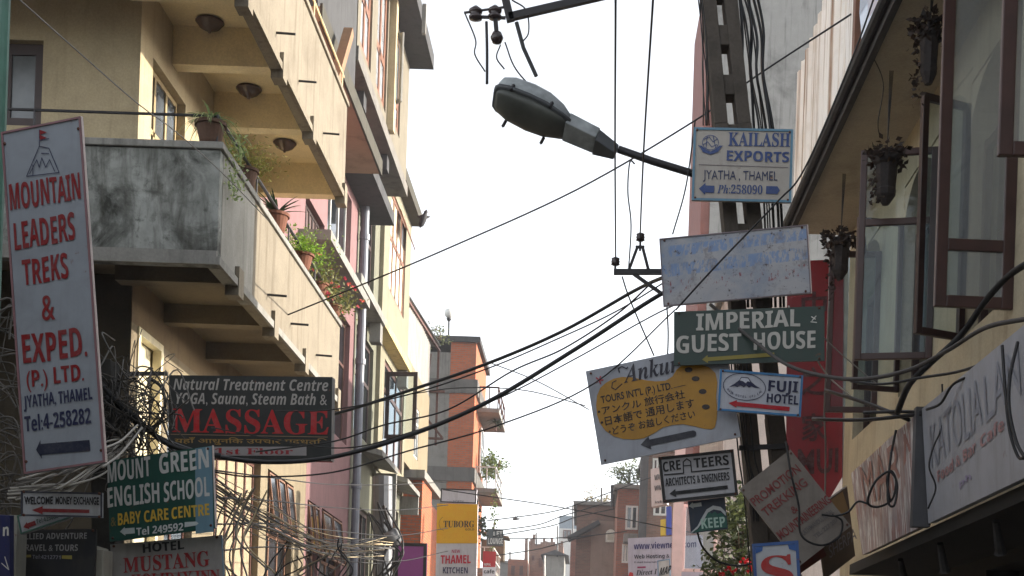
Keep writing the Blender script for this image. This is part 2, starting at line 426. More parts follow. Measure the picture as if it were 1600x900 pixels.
# curtained shop window: pale curtain strips between brown mullions
f = window(A, 'x', XW, lows[2], BROWN, plain('pale_curtain', (142, 128, 102), .8), 5, fw=.07)
window(A, 'x', XW, lows[3], plain('weathered_brown', (120, 84, 62), .6), GLASS, 3, rail=.62, vent=True)
BEAMS = [14.3, 15.97, 17.75, 20.1]
def balcony(zb, zt, floor, yend=20.3, wrap=-9.5, y0=13.6):
    # slab (its soffit), parapets outside, coping, cross beams, brackets, spouts
    m = MB().box(XW, XP - .13, y0 + .13, yend, floor - .22, floor); m.box(wrap, XW - .001, y0 + .13, 14.87, floor - .22, floor)
    m.build('slab', SOFFIT if zb > 7 else SHADESOFFIT, A)
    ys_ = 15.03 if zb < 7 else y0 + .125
    p = MB().box(XP - .12, XP, ys_, yend, zb, zt - .07); p.build('parapet', CREAM_STAIN, A, bevel=.01)
    if zb < 7: MB().box(XP - .12, XP, y0 + .125, ys_ - .002, zb, zt - .07).build('shaded_parapet_end', plaster('shade_grey_render', (150, 148, 140), (70, 68, 60), .5, .7), A)  # cast shadow on this end put into its grey, plus mould stains
    p = MB().box(wrap, XP, y0, y0 + .12, zb + .0, zt - .075); p.build('parapet_front', MOULD if zb < 7 else CREAM, A, bevel=.01)
    c = MB().box(XP - .15, XP + .03, y0 + .15, yend + .01, zt - .07, zt); c.box(wrap, XP + .03, y0 - .03, y0 + .15, zt - .07, zt)
    c.build('coping', GREYC if zb < 7 else CREAM_STAIN, A, bevel=.008)
    # drip band along the foot
    d = MB().box(XP + .002, XP + .035, y0 - .03, yend, zb - .005, zb + .075); d.box(wrap, XP + .002, y0 - .035, y0 - .002, zb - .005, zb + .13)
    d.build('drip_band', CREAM_STAIN if zb > 7 else GREYC, A)
    for yb in BEAMS:
        b = MB().box(XW + .001, XP - .13, yb, yb + .2, zb + .02, floor - .222); b.build('beam', SOFFIT if zb > 7 else SHADESOFFIT, A)
        e = MB().box(XP - .1, XP + .045, yb - .005, yb + .2, zb - .1, zb + .2); e.build('beam_end', CREAM_STAIN, A)
    for k, ys in enumerate((15.75, 17.0, 18.6)):
        s = MB().tube([(XP, ys, zb + .32), (XP + .22, ys, zb + .31)], .014, 8); s.build('drain_spout', STEEL, A)
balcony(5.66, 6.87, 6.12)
balcony(8.66, 10.12, 9.35)
for px_, py_ in ((328, 32), (389, 137), (445, 222)):
    c = onZ(px_, py_, 9.13)
    l = MB().lathe((c.x, c.y, 9.125), [(.15, 0), (.165, -.015), (.15, -.03), (.12, -.07), (.06, -.105), (.02, -.115), (.015, -.14), (.002, -.145)], 20)
    l.build('ceiling_lamp', plain('brown_glass', (82, 62, 50), .25), A, smooth=True)
r = MB(); zr = 7.13
r.tube([(-9.5, 13.6, zr), (XP - .05, 13.6, zr)], .014); r.tube([(XP - .04, 13.6, zr), (XP - .04, 20.2, zr)], .02)
for y in (13.6, 15.25, 16.9, 18.55, 20.2): r.tube([(XP - .04, y, 6.87), (XP - .04, y, zr)], .012)
for x in (-5.6, -7.4): r.tube([(x, 13.6, 6.87), (x, 13.6, zr)], .012)
r.build('railing', STEEL, A)
r = MB(); r.tube([(XP - .05, 13.6, 10.45), (XP - .05, 20.2, 10.45)], .018)
for y in (14, 16, 18, 20.1): r.tube([(XP - .05, y, 10.12), (XP - .05, y, 10.45)], .012)
r.build('railing', plain('cream_pipe', (200, 180, 140), .5), A)
m = MB().box(-5.35, -4.4, 19.2, 20.25, 10.12, 10.62); m.build('planter_wall', plaster('terracotta_render', (168, 120, 84)), A)
a0, a1 = onX(535, 85, -4.0), onX(545, 50, -4.0)
m = MB().beam(a0 - (a1 - a0) * 1.5, a1, .14, .14); m.build('stub_post', plain('rotten_wood', (130, 98, 70), .8), A)

# ================================================================== pink building beside it
B = thing('pink_building', 'pink rendered building with tall windows beyond the balcony building', 'building', (-8, 24.5, 0))
bh = [(23.5, 25.2, 7.3, 9.9), (25.45, 27.9, 9.4, 11.3), (25.3, 28.2, 6.4, 8.85)]
bl = [(24.5, 25.6, 2.3, 4.8), (25.85, 28.0, 2.3, 4.82)]
w = MB(); wall(w, 'x', XW + .001, 20.302, 28.7, 5.9, 12.6, bh); wall(w, 'x', XW + .001, 24.302, 28.7, 0, 5.9, bl)
w.build('wall', PINK, B)
MB().box(-13, -5.9, 20.6, 28.6, 0, 12.3).build('interior', UNLIT, B)
window(B, 'x', XW, bh[0], DKBROWN, plain('brown_grille', (74, 54, 48), .6), 6, name='shutter')
window(B, 'x', XW, bh[1], WHITEWOOD, GLASS, 3, rail=.35)
window(B, 'x', XW, bh[2], BROWN, GLASS, 3, rail=.65)
for h in bl: window(B, 'x', XW, h, plain('weathered_brown', (120, 84, 62)), GLASS, 2, rail=.62, vent=True)
MB().box(XW, -4.24, 20.5, 26.6, 11.4, 11.62).build('canopy_slab', plaster('brown_soffit', (168, 138, 116), (92, 76, 62), .8, .1, patch=1.8), B)
MB().box(-4.239, -4.2, 20.48, 26.62, 11.37, 11.66).build('canopy_edge', MOSSY, B)
MB().box(XW + .002, -4.45, 23.0, 27.2, 8.95, 9.12).build('window_hood', GREYC, B)
m = MB().box(-5.6, -4.3, 20.6, 23.9, 11.62, 17.5); m.build('upper_wall', DARKC, B)

# ================================================================== grey and yellow building with deep eaves
Cb = thing('yellow_building', 'tall pale yellow building with brown windows and jutting grey eaves', 'building', (-8, 32, 0))
XU = -4.3
uh = [(24.3, 25.5, 12.85, 16.2), (28.0, 29.4, 13.2, 15.2), (26.1, 27.4, 12.9, 16.0)]
w = MB(); wall(w, 'x', XU, 24.0, 30.6, 12.65, 18.6, uh, th=.3); w.box(-9, XU - .302, 24.0, 24.25, 11.63, 18.6); w.box(-9, XU - .302, 30.35, 30.6, 12.65, 18.6)
w.build('upper_storey', plaster('beige_render', (122, 115, 100), (80, 70, 56), .3, .5), Cb)
MB().box(-9, XU - .9, 24.3, 30.3, 12.7, 18.5).build('interior', UNLIT, Cb)
MB().box(-9, XU + .04, 23.95, 30.65, 12.4, 12.648).build('floor_slab', plaster('blotched_soffit', (120, 116, 110), (52, 50, 48), .9, .3, patch=2.2), Cb)
for y in (25.2, 28.2): MB().box(XW + .01, XU - .06, y, y + .3, 12.1, 12.398).build('floor_beam', DARKC, Cb)
MB().box(XW + .01, -4.42, 26.62, 29.9, 11.5, 11.75).build('lower_ledge', DARKC, Cb)
for h in uh: window(Cb, 'x', XU, h, ORANGE_WOOD, glass('sky_tone_pane', (130, 134, 138), .1), 2, rail=.3, deep=.04, fw=.15)  # pale pane colour stands in for reflected white sky
MB().box(XU + .001, XU + .14, 27.55, 27.8, 12.65, 16.5).build('pilaster', CREAM, Cb)
casement(Cb, (XU, 28.0), (XU + .26, 27.75), 13.3, 14.7, fm=GREYC, name='open_casement')
MB().box(-9, -3.78, 23.6, 30.75, 15.3, 15.62).build('eave', DARKC, Cb)
for y in (24.5, 26.5, 28.5): MB().box(-3.779, -3.7, y, y + .1, 15.05, 15.66).build('eave_bracket', GREYC, Cb)
yh = [(32.6, 35.3, 10.9, 13.3), (32.4, 35.9, 7.0, 9.2)]
oh = [(28.95, 31.0, 9.9, 12.2), (28.95, 31.3, 6.9, 9.1), (29.7, 31.6, 3.2, 5.4)]
w = MB(); wall(w, 'x', XW, 28.72, 31.7, 0, 12.4, oh); w.build('side_wall', OLIVE, Cb)
w = MB(); wall(w, 'x', XW + .1, 31.701, 36.3, 6.5, 14.6, yh); w.build('wall', YELLOW, Cb)
w = MB(); wall(w, 'x', XW + .05, 31.701, 36.3, 0, 6.499, [(34.0, 36.9 - 1.0, 3.4, 6.0)]); w.build('lower_wall', OLIVE, Cb)
MB().box(-13, -5.9, 28.9, 36.2, 0, 14.4).build('interior', UNLIT, Cb)
window(Cb, 'x', XW + .1, yh[0], ORANGE_WOOD, glass('cream_pane', (190, 182, 158), .2), 4, rail=.55, deep=.03, fw=.11)
window(Cb, 'x', XW + .1, yh[1], BROWN, GLASS, 3, rail=.7, deep=.04, fw=.1)
for h in oh: window(Cb, 'x', XW, h, DKBROWN, GLASS, 3, rail=.6, deep=.08, fw=.09)
window(Cb, 'x', XW + .05, (34.0, 35.9, 3.4, 6.0), BROWN, GLASS, 2, rail=.6)
for k in (0, 1):    # shutters left open under the eave
    q = MB().prism([(XW + .11, 33.9 + k * .8, 13.25), (XW + .11, 34.55 + k * .8, 13.25), (XW + .32, 34.55 + k * .8, 12.7), (XW + .32, 33.9 + k * .8, 12.7)], (.02, 0, .01)); q.build('open_shutter', ORANGE_WOOD, Cb)
MB().box(-6, -4.62, 32.0, 36.3, 13.62, 13.9).build('eave', MOSSY, Cb)
MB().box(XW + .101, -4.64, 32.0, 32.35, 13.3, 13.618).build('eave_beam', YELLOW, Cb)
MB().box(XW + .001, -4.6, 27.0, 30.35, 9.42, 9.6).build('canopy_slab', GREYC, Cb)
MB().box(XW + .101, -4.6, 30.351, 34.9, 9.42, 9.62).build('canopy_slab', plaster('stained_yellow', (206, 186, 130), (100, 84, 56), .5, .6), Cb)
for y in (30.0, 34.5): MB().box(XW + .102, -4.66, y, y + .34, 9.0, 9.418).build('canopy_beam', GREYC, Cb)
for (y0, y1, z0, z1) in ((29.5, 32.0, 5.35, 6.55), (33.75, 36.25, 6.0, 6.6)):   # box hoods round the low windows
    m = MB(); m.prism([(XW + .06, y0, z1), (-4.45, y0, z1 - .12), (-4.45, y1, z1 - .12), (XW + .06, y1, z1)], (0, 0, .12))
    m.box(XW + .06, -4.47, y1 - .12, y1, z0, z1 - .13); 
    m.build('window_hood', GREYC, Cb)
casement(Cb, (-4.95, 33.0), (-4.18, 32.9), 7.42, 9.02, fm=DKBROWN, gm=clear_glass('casement_glass'), fw=.1)
dp = MB().tube([(-4.86, 28.75, .2), (-4.86, 28.75, 12.3)], .085, 12)
for z in (3, 5.6, 8.2, 10.8): dp.lathe((-4.86, 28.75, z), [(.085, 0), (.11, 0), (.11, .12), (.085, .12)], 12)
dp = dp.build('drainpipe', PVC, smooth=False); tag(dp, 'grey plastic drainpipe running down between pink and olive walls', 'drainpipe')

# ================================================================== narrow tiled house with the tin canopy, brick piers below
D = thing('tiled_house', 'narrow pale tiled house with tin cladding above red brick piers', 'house', (-8, 40, 0))
w = MB(); wall(w, 'x', -4.9, 36.305, 41.5, 7.42, 10.2, [(38.2, 39.2, 7.9, 9.3)]); w.box(-9, -5.15, 41.25, 41.5, 0, 12); w.build('wall', TILE, D)
MB().box(-9, -5.6, 36.4, 41.2, 0, 11.8).build('interior', UNLIT, D)
window(D, 'x', -4.9, (38.2, 39.2, 7.9, 9.3), WHITEWOOD, GLASSL, 2, rail=.7, deep=.02)
def corrugated(mb, P, U, V, pitch=.18, amp=.03, nrm=None, th=.006, jag=0.0):
    """wavy sheet from corner P along U (waves run along V)"""
    P, U, V = Vector(P), Vector(U), Vector(V); L = U.length; u = U / L; n = Vector(nrm) if nrm else u.cross(V).normalized()
    k = max(4, int(L / pitch * 8)); vs = []
    for i in range(k + 1):
        s = L * i / k; o = n * amp * math.sin(2 * math.pi * s / pitch)
        j0, j1 = random.uniform(-jag, jag), random.uniform(-jag, jag)
        vs += [P + u * s + o + V * j0, P + u * s + o + V * (1 + j1)]
    m = len(vs); vs += [p + n * th for p in vs[:m]]
    fs = []
    for i in range(k):
        a = 2 * i; fs += [(a, a + 1, a + 3, a + 2), (m + a, m + a + 2, m + a + 3, m + a + 1), (a, a + 2, m + a + 2, m + a), (a + 1, m + a + 1, m + a + 3, a + 3)]
    fs += [(0, m, m + 1, 1), (m - 2, m - 1, 2 * m - 1, 2 * m - 2)]
    return mb.add(vs, fs)
TIN = plaster('weathered_tin', (150, 146, 140), (120, 100, 84), .3, .6, .6)
corrugated(MB(), (-5.0, 36.4, 10.2), (0, 5.6, 0), (0, 0, 1.7), .3, .03).build('tin_cladding', TIN, D)
c = MB(); corrugated(c, (-5.7, 36.0, 11.72), (0, 8.2, .65), (.8, 0, .05), .25, .025); c.build('canopy_roof', plaster('grey_tin', (150, 150, 148), (80, 80, 80), .4, .3), D)
c = MB()
for (p, q) in (((-5.5, 36.2, 11.6), (-5.5, 44.2, 12.2)), ((-4.95, 36.2, 11.66), (-4.95, 44.2, 12.27)), ((-5.5, 44, 9.0), (-5.5, 44, 12.2)), ((-4.95, 44, 9.2), (-4.95, 44, 12.2)), ((-5.5, 43.9, 10.9), (-4.7, 43.9, 10.9)), ((-5.5, 43.9, 9.4), (-4.7, 43.9, 9.4)),
               ((-5.4, 43.9, 10.2), (-4.75, 43.9, 9.45)), ((-5.2, 42, 8.6), (-5.2, 44, 12.1))): c.beam(p, q, .07, .07)
c.build('canopy_frame', RUST, D)
MB().box(-5.6, -4.5, 37.6, 42.0, 7.2, 7.418).build('ledge', GREYC, D)
m = MB().box(-5.7, -4.6, 38.0, 40.3, 0, 7.19); m.box(-5.7, -4.75, 41.2, 43.4, 0, 7.0); m.build('brick_pier', brick('bright_brick', (186, 96, 56), (160, 82, 50)), D)

# ================================================================== tall brick house with balcony gardens
Fb = thing('brick_house', 'tall red brick house with concrete bands and planted balconies, left', 'house', (-7, 57, 0))
Y0 = 54.0
m = MB().box(-5.6, -4.6, Y0, 59.5, 0, 15.0); m.build('wall', brick('orange_brick', (184, 98, 60), (160, 84, 52), (134, 108, 90)), Fb)
m = MB().box(-9, -5.601, Y0 + .05, 59.5, 0, 14.6); m.build('side_wall', GREYC, Fb)
for z0, z1 in ((13.0, 13.55), (9.55, 10.1)):
    b = MB().box(-6.5, -4.5, Y0 - .06, 59.6, z0, z1); b.build('concrete_band', plaster('band_concrete', (110, 108, 104), (60, 58, 56), .6, .5), Fb)
MB().box(-9.2, -4.45, Y0 - .12, 59.7, 15.0, 15.22).build('roof_slab', DARKC, Fb)
for z in (12.5, 9.3, 6.1):
    b = MB().box(-4.598, -3.7, 55, 59.4, z, z + .16); b.build('balcony', GREYC, Fb)
    rr = MB()
    for zz in (.55, 1.0): rr.beam((-3.75, 55, z + zz), (-3.75, 59.4, z + zz), .05)
    for y in (55, 56.1, 57.2, 58.3, 59.35): rr.beam((-3.75, y, z + .16), (-3.75, y, z + 1.0), .04)
    for x in (-4.5, -4.1): rr.beam((x, 55, z + .16), (x, 55, z + 1.0), .04)
    rr.beam((-4.58, 55, z + 1.0), (-3.75, 55, z + 1.0), .04)
    rr.build('railing', WHITEWOOD if z < 12 else RUST, Fb)
window(Fb, 'x', -4.6 + .12, (54.5, 56.2, 7.2, 9.2), WHITEWOOD, GLASS, 2, rail=.6, deep=.02)
window(Fb, 'x', -4.6 + .12, (56.6, 58.4, 10.3, 12.2), WHITEWOOD, GLASS, 2, rail=.6, deep=.02)
q = MB().box(-4.59, -3.6, 59.6, 60.6, 7.0, 7.9); q.prism([(-4.6, 59.5, 8.15), (-3.4, 59.5, 7.95), (-3.4, 60.7, 7.95), (-4.6, 60.7, 8.15)], (0, 0, .1)); q.build('bay_box', plaster('worn_wood', (120, 110, 92), (70, 60, 50), .5, .4), Fb)
# globe lamp on its roof
L = thing('roof_lamp', 'thin lamp post with a white globe standing on the brick house roof', 'lamp', (-5.9, 55, 15.22))
b = onY(701, 527, 55); t = onY(701.5, 497, 55)
L.location = b; ORG[L.name] = b.copy()
MB().tube([b, t], .035, 8).build('post', STEEL, L); MB().lathe(t, [(.05, -.12), (.1, -.05), (.1, 0)], 12).build('collar', STEEL, L)
MB().lathe(t, [(.06, 0), (.16, .07), (.2, .2), (.16, .33), (.02, .4)], 16).build('globe', plain('white_globe', (225, 225, 220), .3, var=.03), L, smooth=True)

# ================================================================== near right building with open casements
XG = 3.0
G = thing('casement_building', 'cream building on the right with brown open casements and arched windows', 'building', (6, 8, 0))
ops = [(y, y + 1.3, 4.55, 6.62) for y in (5.3, 7.6, 9.9, 12.2, 14.5)]
w = MB(); wall(w, 'x', XG, -45, 16.3, 2.8, 7.08, ops, side=-1)  # run on unseen behind the camera to cut low skylight
for (y0, y1, z0, z1) in ops:       # arched heads: fill the corners
    for e, sgn in ((y0, 1), (y1, -1)):
        pts = [(XG + .003, e, 6.1)] + [(XG + .003, e + sgn * .65 * (1 - math.cos(t)), 6.1 + .5 * math.sin(t)) for t in [k * math.pi / 12 for k in range(1, 7)]] + [(XG + .003, e, 6.6)]
        w.prism(pts, (.24, 0, 0))
w.box(XG + .251, 9, 16.05, 16.3, 0, 7.08)
GW = plaster('right_cream_render', (186, 174, 148), (96, 86, 70), .4, .4)  # plain cream with grime stains
w.build('wall', GW, G)
w = MB(); wall(w, 'x', XG + .05, -45, 16.3, 0, 2.79, [(1.0, 5, .1, 2.6), (6, 10.5, .1, 2.6), (11.5, 15.5, .1, 2.6)], side=-1); w.build('shopfront_wall', UNLIT, G)  # near-black colour stands in for shade below the ledge
MB().box(XG + 1.6, 9, -45, 16, 0, 7.0).build('interior', UNLIT, G)
MB().box(5.2, 10, -45, 16.2, 7.21, 11.0).build('sun_block_storey', DARKC, G)  # unseen storey added to keep low sun off the opposite side
for i, o in enumerate(ops):
    fr = MB()
    for ya, yb in ((o[0], o[0] + .07), (o[1] - .07, o[1])): fr.box(XG + .12, XG + .18, ya, yb, o[2], 6.15)
    fr.box(XG + .12, XG + .18, o[0] + .07, o[1] - .07, o[2], o[2] + .07); fr.box(XG + .12, XG + .17, o[0] + .07, o[1] - .07, 6.06, 6.13); fr.build('window_frame', DKBROWN, G)
    cu = MB()
    n = 16
    vs = [(XG + .42 + .03 * math.sin(k * 1.9), o[0] + (o[1] - o[0]) * k / n * .75, z) for k in range(n + 1) for z in (4.5, 6.6)]
    cu.add(vs, [(2 * k, 2 * k + 1, 2 * k + 3, 2 * k + 2) for k in range(n)]); cu.build('curtain', plain('grey_curtain', (116, 112, 104), .9), G, smooth=True, fix=False)
RB = plain('reddish_brown_frame', (68, 46, 43), .45, var=.15)
casement(G, (3.0, 9.9), (2.43, 9.88), 4.42, 6.95, (4.87,), RB, clear_glass('reflecting_glass', .75), .085, True)
casement(G, (3.0, 11.2), (2.56, 11.0), 4.52, 6.45, (), DKBROWN, None, .06)
casement(G, (3.0, 12.2), (2.34, 12.35), 4.62, 6.5, (5.85,), RB, None, .06, True)
casement(G, (3.0, 13.5), (2.53, 13.42), 4.6, 6.28, (), DKBROWN, None, .05)
casement(G, (3.0, 14.5), (2.46, 14.55), 4.6, 6.3, (), RB, None, .06)
casement(G, (3.0, 7.6), (2.2, 7.62), 4.62, 6.9, (), RB, clear_glass('reflecting_glass', .75), .08)
MB().box(2.3, 9, -45, 16.35, 7.08, 7.2).build('eave', plaster('eave_soffit', (180, 172, 156), (84, 78, 68), .6, .1), G)
m = MB().box(2.24, 2.299, -8, 16.4, 7.0, 7.24); m.tube([(2.2, -8, 7.13), (2.2, 16.4, 7.1)], .045, 8); m.build('gutter', DARKC, G)
c = MB(); corrugated(c, (2.34, 12.95, 7.2), (0, 3.5, 0), (0, 0, 1.75), .28, .045, jag=.006)
c.build('tin_parapet', tinmat('cream_tin'), G)
MB().box(2.33, 2.42, 12.8, 12.93, 7.2, 9.3).build('corner_post', ORANGE_WOOD, G)
k = MB(); n = 22; vs = []
for i in range(n + 1):
    for j in range(9): vs.append((2.37 + random.uniform(-.05, .05), 8 + 4.75 * i / n, 7.2 + 2.0 * j / 8 + random.uniform(-.03, .03)))
k.add(vs, [(i * 9 + j, i * 9 + j + 1, i * 9 + j + 10, i * 9 + j + 9) for i in range(n) for j in range(8)])
k.build('plastic_sheet', plain('pale_blue_plastic', (186, 200, 218), .15, var=.1), G, fix=False)
MB().box(2.37, 3.25, -8, 12.4, 2.7, 2.79).build('ledge', UNLIT, G)  # near-black colour stands in for its shaded underside
for y in (6.5, 8.3, 9.6, 10.8):
    MB().tube([(2.46, y, 2.69), (2.5, y + .08, 2.6), (2.54, y + .16, 2.53), (2.545, y + .17, 2.51)], .022, 8, r1=.04).build('pipe_stub', DARKC, G)
MB().box(2.4, 3.3, -6, 16, .1, .16).build('step', GREYC, G)

# ================================================================== tall grey tower and small houses behind the pole
T = thing('concrete_tower', 'tall bare grey concrete building behind the leaning pole', 'building', (6, 48, 0))
TW = plaster('bare_concrete', (150, 150, 147), (50, 50, 48), 1.0, .6, patch=.6)
MB().box(3.65, 10, 45, 51, 0, 26).build('wall', TW, T)
MB().box(3.36, 3.649, 45.1, 51, 0, 25.6).build('red_cladding', plaster('red_tin', (132, 80, 70), (90, 56, 50), .5, .6), T)
for z in (4,): MB().box(5.2, 6.4, 44.97, 45.01, z, z + 1.4).build('window_recess', DARKC, T)
J = thing('pink_house', 'pale pinkish house behind the leaning pole and the arrow signs', 'house', (4, 31, 0))
MB().box(2.62, 7, 27.2, 33, 0, 9.6).build('wall', plaster('pale_pink_render', (200, 190, 184), (130, 116, 108), .4, .5), J)
MB().box(2.5, 7.1, 27.1, 33.1, 9.6, 9.75).build('roof_slab', GREYC, J)
window(J, 'y', 27.1, (3.2, 4.1, 3.2, 5.0), WHITEWOOD, GLASS, 2, side=-1, deep=.02)
PK = plain('pink_frame', (222, 190, 186), .5, var=.06)
m = MB(); a = onY(1056, 895, 26); b = onY(1060, 690, 26); m.box(a.x - .09, a.x + .1, 25.9, 26.1, .1, b.z); m.build('corner_post', PK, J)
casement(J, (a.x + .1, 26.0), (a.x + .75, 25.9), onY(1060, 893, 26).z, onY(1060, 788, 26).z, (), PK, clear_glass('casement_glass'), .06)
MB().box(2.2, 2.9, 26.2, 28, 3.6, 3.75).build('window_sill', PK, J)

# ------------------------------------------------------------------ the far end of the street
def far(name, label, x0, x1, ytop, Y, dep, mat, cat='house', wins=(), roof=None, roofmat=GREYC, wm=BROWN, back=0):
    a, b = onY(x0, ytop, Y), onY(x1, ytop, Y); zt = (a.z + b.z) / 2
    r = thing(name, label, cat, ((a.x + b.x) / 2, Y + dep / 2, 0))
    MB().box(a.x, b.x, Y, Y + dep, 0, zt).build('wall', mat, r)
    for (wx0, wx1, wy0, wy1) in wins:
        p, q = onY(wx0, wy0, Y), onY(wx1, wy1, Y)
        window(r, 'y', Y - .04, (p.x, q.x, q.z, p.z), wm, GLASS, 2, side=-1, deep=-.02, fw=.09)
    if roof == 'flat': MB().box(a.x - .2, b.x + .2, Y - .25, Y + dep + .2, zt, zt + .18).build('roof_slab', roofmat, r)
    if roof == 'gable':
        h = (b.x - a.x) * .28; m_ = MB().prism([(a.x - .3, Y - .3, zt), (b.x + .3, Y - .3, zt), ((a.x + b.x) / 2, Y - .3, zt + h)], (0, dep + .6, 0)); m_.build('roof', roofmat, r)
    return r, a, b, zt
H, a, b, zt = far('brick_house', 'red brick house with white windows and a stained concrete pillar, right side', 1012, 1100, 706, 62, 8, BRICKD, wins=[(1022, 1042, 760, 806), (1020, 1034, 716, 744), (1052, 1066, 720, 752)], roof='flat', wm=WHITEWOOD)
p = onY(1002, 715, 61.6); q = onY(1014, 700, 61.6)
MB().box(p.x, q.x, 61.5, 62.4, 0, q.z).build('pillar', DARKC, H)
r_, a, b, zt = far('brick_house', 'low brick house with a planted flat roof next to the stained pillar', 966, 1003, 764, 66, 8, BRICK, wins=[(978, 996, 790, 828), (972, 982, 850, 880)], roof='flat', wm=WHITEWOOD)
p, q = onY(976, 788, 65.3), onY(996, 832, 65.3)
MB().box(p.x, q.x, 64.9, 65.99, q.z - .5, q.z - .1).build('bay_sill', GREYC, r_)
r_, a, b, zt = far('corner_house', 'weathered corner house with one small round-topped white window', 902, 966, 790, 72, 9, BRICKD, roof='flat')
MB().box(onY(925, 800, 71.9).x, onY(966, 800, 71.9).x, 71.7, 71.99, 0, onY(945, 815, 71.9).z).build('bare_wall', plaster('peeling_plaster', (150, 128, 114), (110, 86, 74), .6, .4), r_)
c = onY(954, 838, 71.6); m = MB()
pts = [(c.x - .25, 71.62, c.z - .3), (c.x + .25, 71.62, c.z - .3)] + [(c.x + .25 * math.cos(t), 71.62, c.z + .12 + .25 * math.sin(t)) for t in [k * math.pi / 8 for k in range(9)]]
wf = MB().prism([Vector(v) for v in pts], (0, .07, 0)).build('window', plain('white_window', (216, 214, 200), .5), r_)
cc = Vector((c.x, 71.6, c.z)); MB().box(c.x - .16, c.x + .16, 71.6, 71.615, c.z - .2, c.z + .12).build('pane', plain('frosted_pane', (186, 180, 160), .3), wf)
aw = MB().prism([onY(886, 838, 71), onY(935, 812, 71), onY(938, 818, 71), onY(889, 843, 71)], (0, 1.4, 0)); aw.build('awning_roof', DARKC, r_)
r_, a, b, zt = far('brick_house', 'small pinkish brick house with a tall white shutter, end of the street', 892, 926, 838, 80, 7, brick('pink_brick', (170, 112, 96), (150, 98, 84), dirt=.4), wins=[(902, 908, 846, 878)], wm=WHITEWOOD)
far('brick_house', 'ruined-looking brick house with a ragged top and gabled shed, end of the street', 820, 880, 852, 100, 10, BRICKD, wins=[(831, 835, 868, 876), (842, 847, 872, 886), (866, 872, 872, 888)])
far('brick_house', 'lowest plain red brick house at the far left end of the street', 794, 824, 874, 96, 10, BRICK, wins=[(799, 804, 884, 899), (812, 817, 884, 899)])
r_, a, b, zt = far('shed_house', 'grey house under a small dark gabled roof, end of the street', 852, 882, 868, 92, 6, GREYC, roof='gable', roofmat=DARKC)
far('white_house', 'white house with a grey upper block behind the gabled shed', 874, 905, 826, 118, 10, plaster('white_render', (206, 206, 204), (140, 140, 140), .3, .3), wins=[(880, 892, 828, 842)])
far('water_tank_block', 'blue grey rooftop block standing above the white house', 874, 902, 806, 122, 8, plain('slate_blue', (110, 122, 132), .7), cat='building')
far('grey_house', 'pale grey flat-roofed house at the far left end of the street', 776, 796, 880, 110, 10, GREYC, roof='flat')
rag = MB()      # broken parapet of the ruined-looking house
for x in range(820, 880, 4):
    a, b = onY(x, 852, 100), onY(x + 4, 852, 100); rag.box(a.x, b.x - .01, 100.0, 100.3, a.z + .001, a.z + random.choice((.1, .3, .5, .8, .25)))
rag.build('ragged_parapet', BRICKD, bpy.data.objects[[o.name for o in bpy.data.objects if str(o.get('label', '')).startswith('ruined-looking')][0]])
# unseen building beside the camera, added to cut skylight in the street
Kb = thing('unseen_left_building', 'unseen rendered building beside the alley, added to cut skylight', 'building', (-9, 5, 0))
w = MB(); wall(w, 'x', -5.6, -20, 11.6, 0, 6.5, [(2, 3.4, 4, 6), (5, 6.4, 4, 6), (8, 9.4, 4, 6)]); w.box(-13, -5.851, 11.35, 11.6, 0, 6.5); w.build('wall', plaster('drab_render', (150, 138, 118), (70, 62, 52), .5, .5), Kb)
for y in (2, 5, 8): window(Kb, 'x', -5.6, (y, y + 1.4, 4, 6), BROWN, GLASS, 2)
MB().box(-13, -6.5, -20, 11.3, 0, 6.4).build('interior', UNLIT, Kb)
Gb = MB(); a = onY(3, 150, 9.0)
gp = Gb.tube([(a.x, 9.0, 0), (a.x + .0, 9.0, 9.5)], .035, 10).build('green_pipe', plain('green_paint', (66, 112, 96), .5))
tag(gp, 'green painted pipe standing at the left edge of the view', 'pipe')
# ================================================================== sign boards
def _fancy(s, up, lo, dig=None):
    o = ''
    for ch in s:
        if 'A' <= ch <= 'Z' and up: o += chr(up + ord(ch) - 65)
        elif 'a' <= ch <= 'z' and lo: o += chr(lo + ord(ch) - 97)
        elif ch.isdigit() and dig: o += chr(dig + ord(ch) - 48)
        else: o += ch
    return o
STY = {'plain': None, 'serif': (0x1D400, 0x1D41A, 0x1D7CE), 'sans': (0x1D5D4, 0x1D5EE, 0x1D7EC), 'sansi': (0x1D63C, 0x1D656, 0x1D7EC), 'serifi': (0x1D468, 0x1D482, 0x1D7CE), 'jp': None}
_TC = {}
def text_shape(s, style, bold=0.0):
    key = (s, style, bold)
    if key in _TC: return _TC[key]
    c = bpy.data.curves.new('t', 'FONT'); c.body = _fancy(s, *STY[style]) if STY[style] else s
    c.size = 1; c.offset = bold; c.resolution_u = 3
    o = bpy.data.objects.new('t', c); COL.objects.link(o)
    me = bpy.data.meshes.new_from_object(o.evaluated_get(bpy.context.evaluated_depsgraph_get()))
    vs = [(v.co.x, v.co.y) for v in me.vertices]; fs = [tuple(p.vertices) for p in me.polygons]
    bpy.data.objects.remove(o); bpy.data.curves.remove(c); bpy.data.meshes.remove(me)
    _TC[key] = (vs, fs); return vs, fs
_CAP = {}
def cap_of(style, bold):
    k = (style, bold)
    if k not in _CAP:
        vs, _ = text_shape('日' if style == 'jp' else 'H', style, bold); _CAP[k] = (min(v[1] for v in vs), max(v[1] for v in vs))
    return _CAP[k]

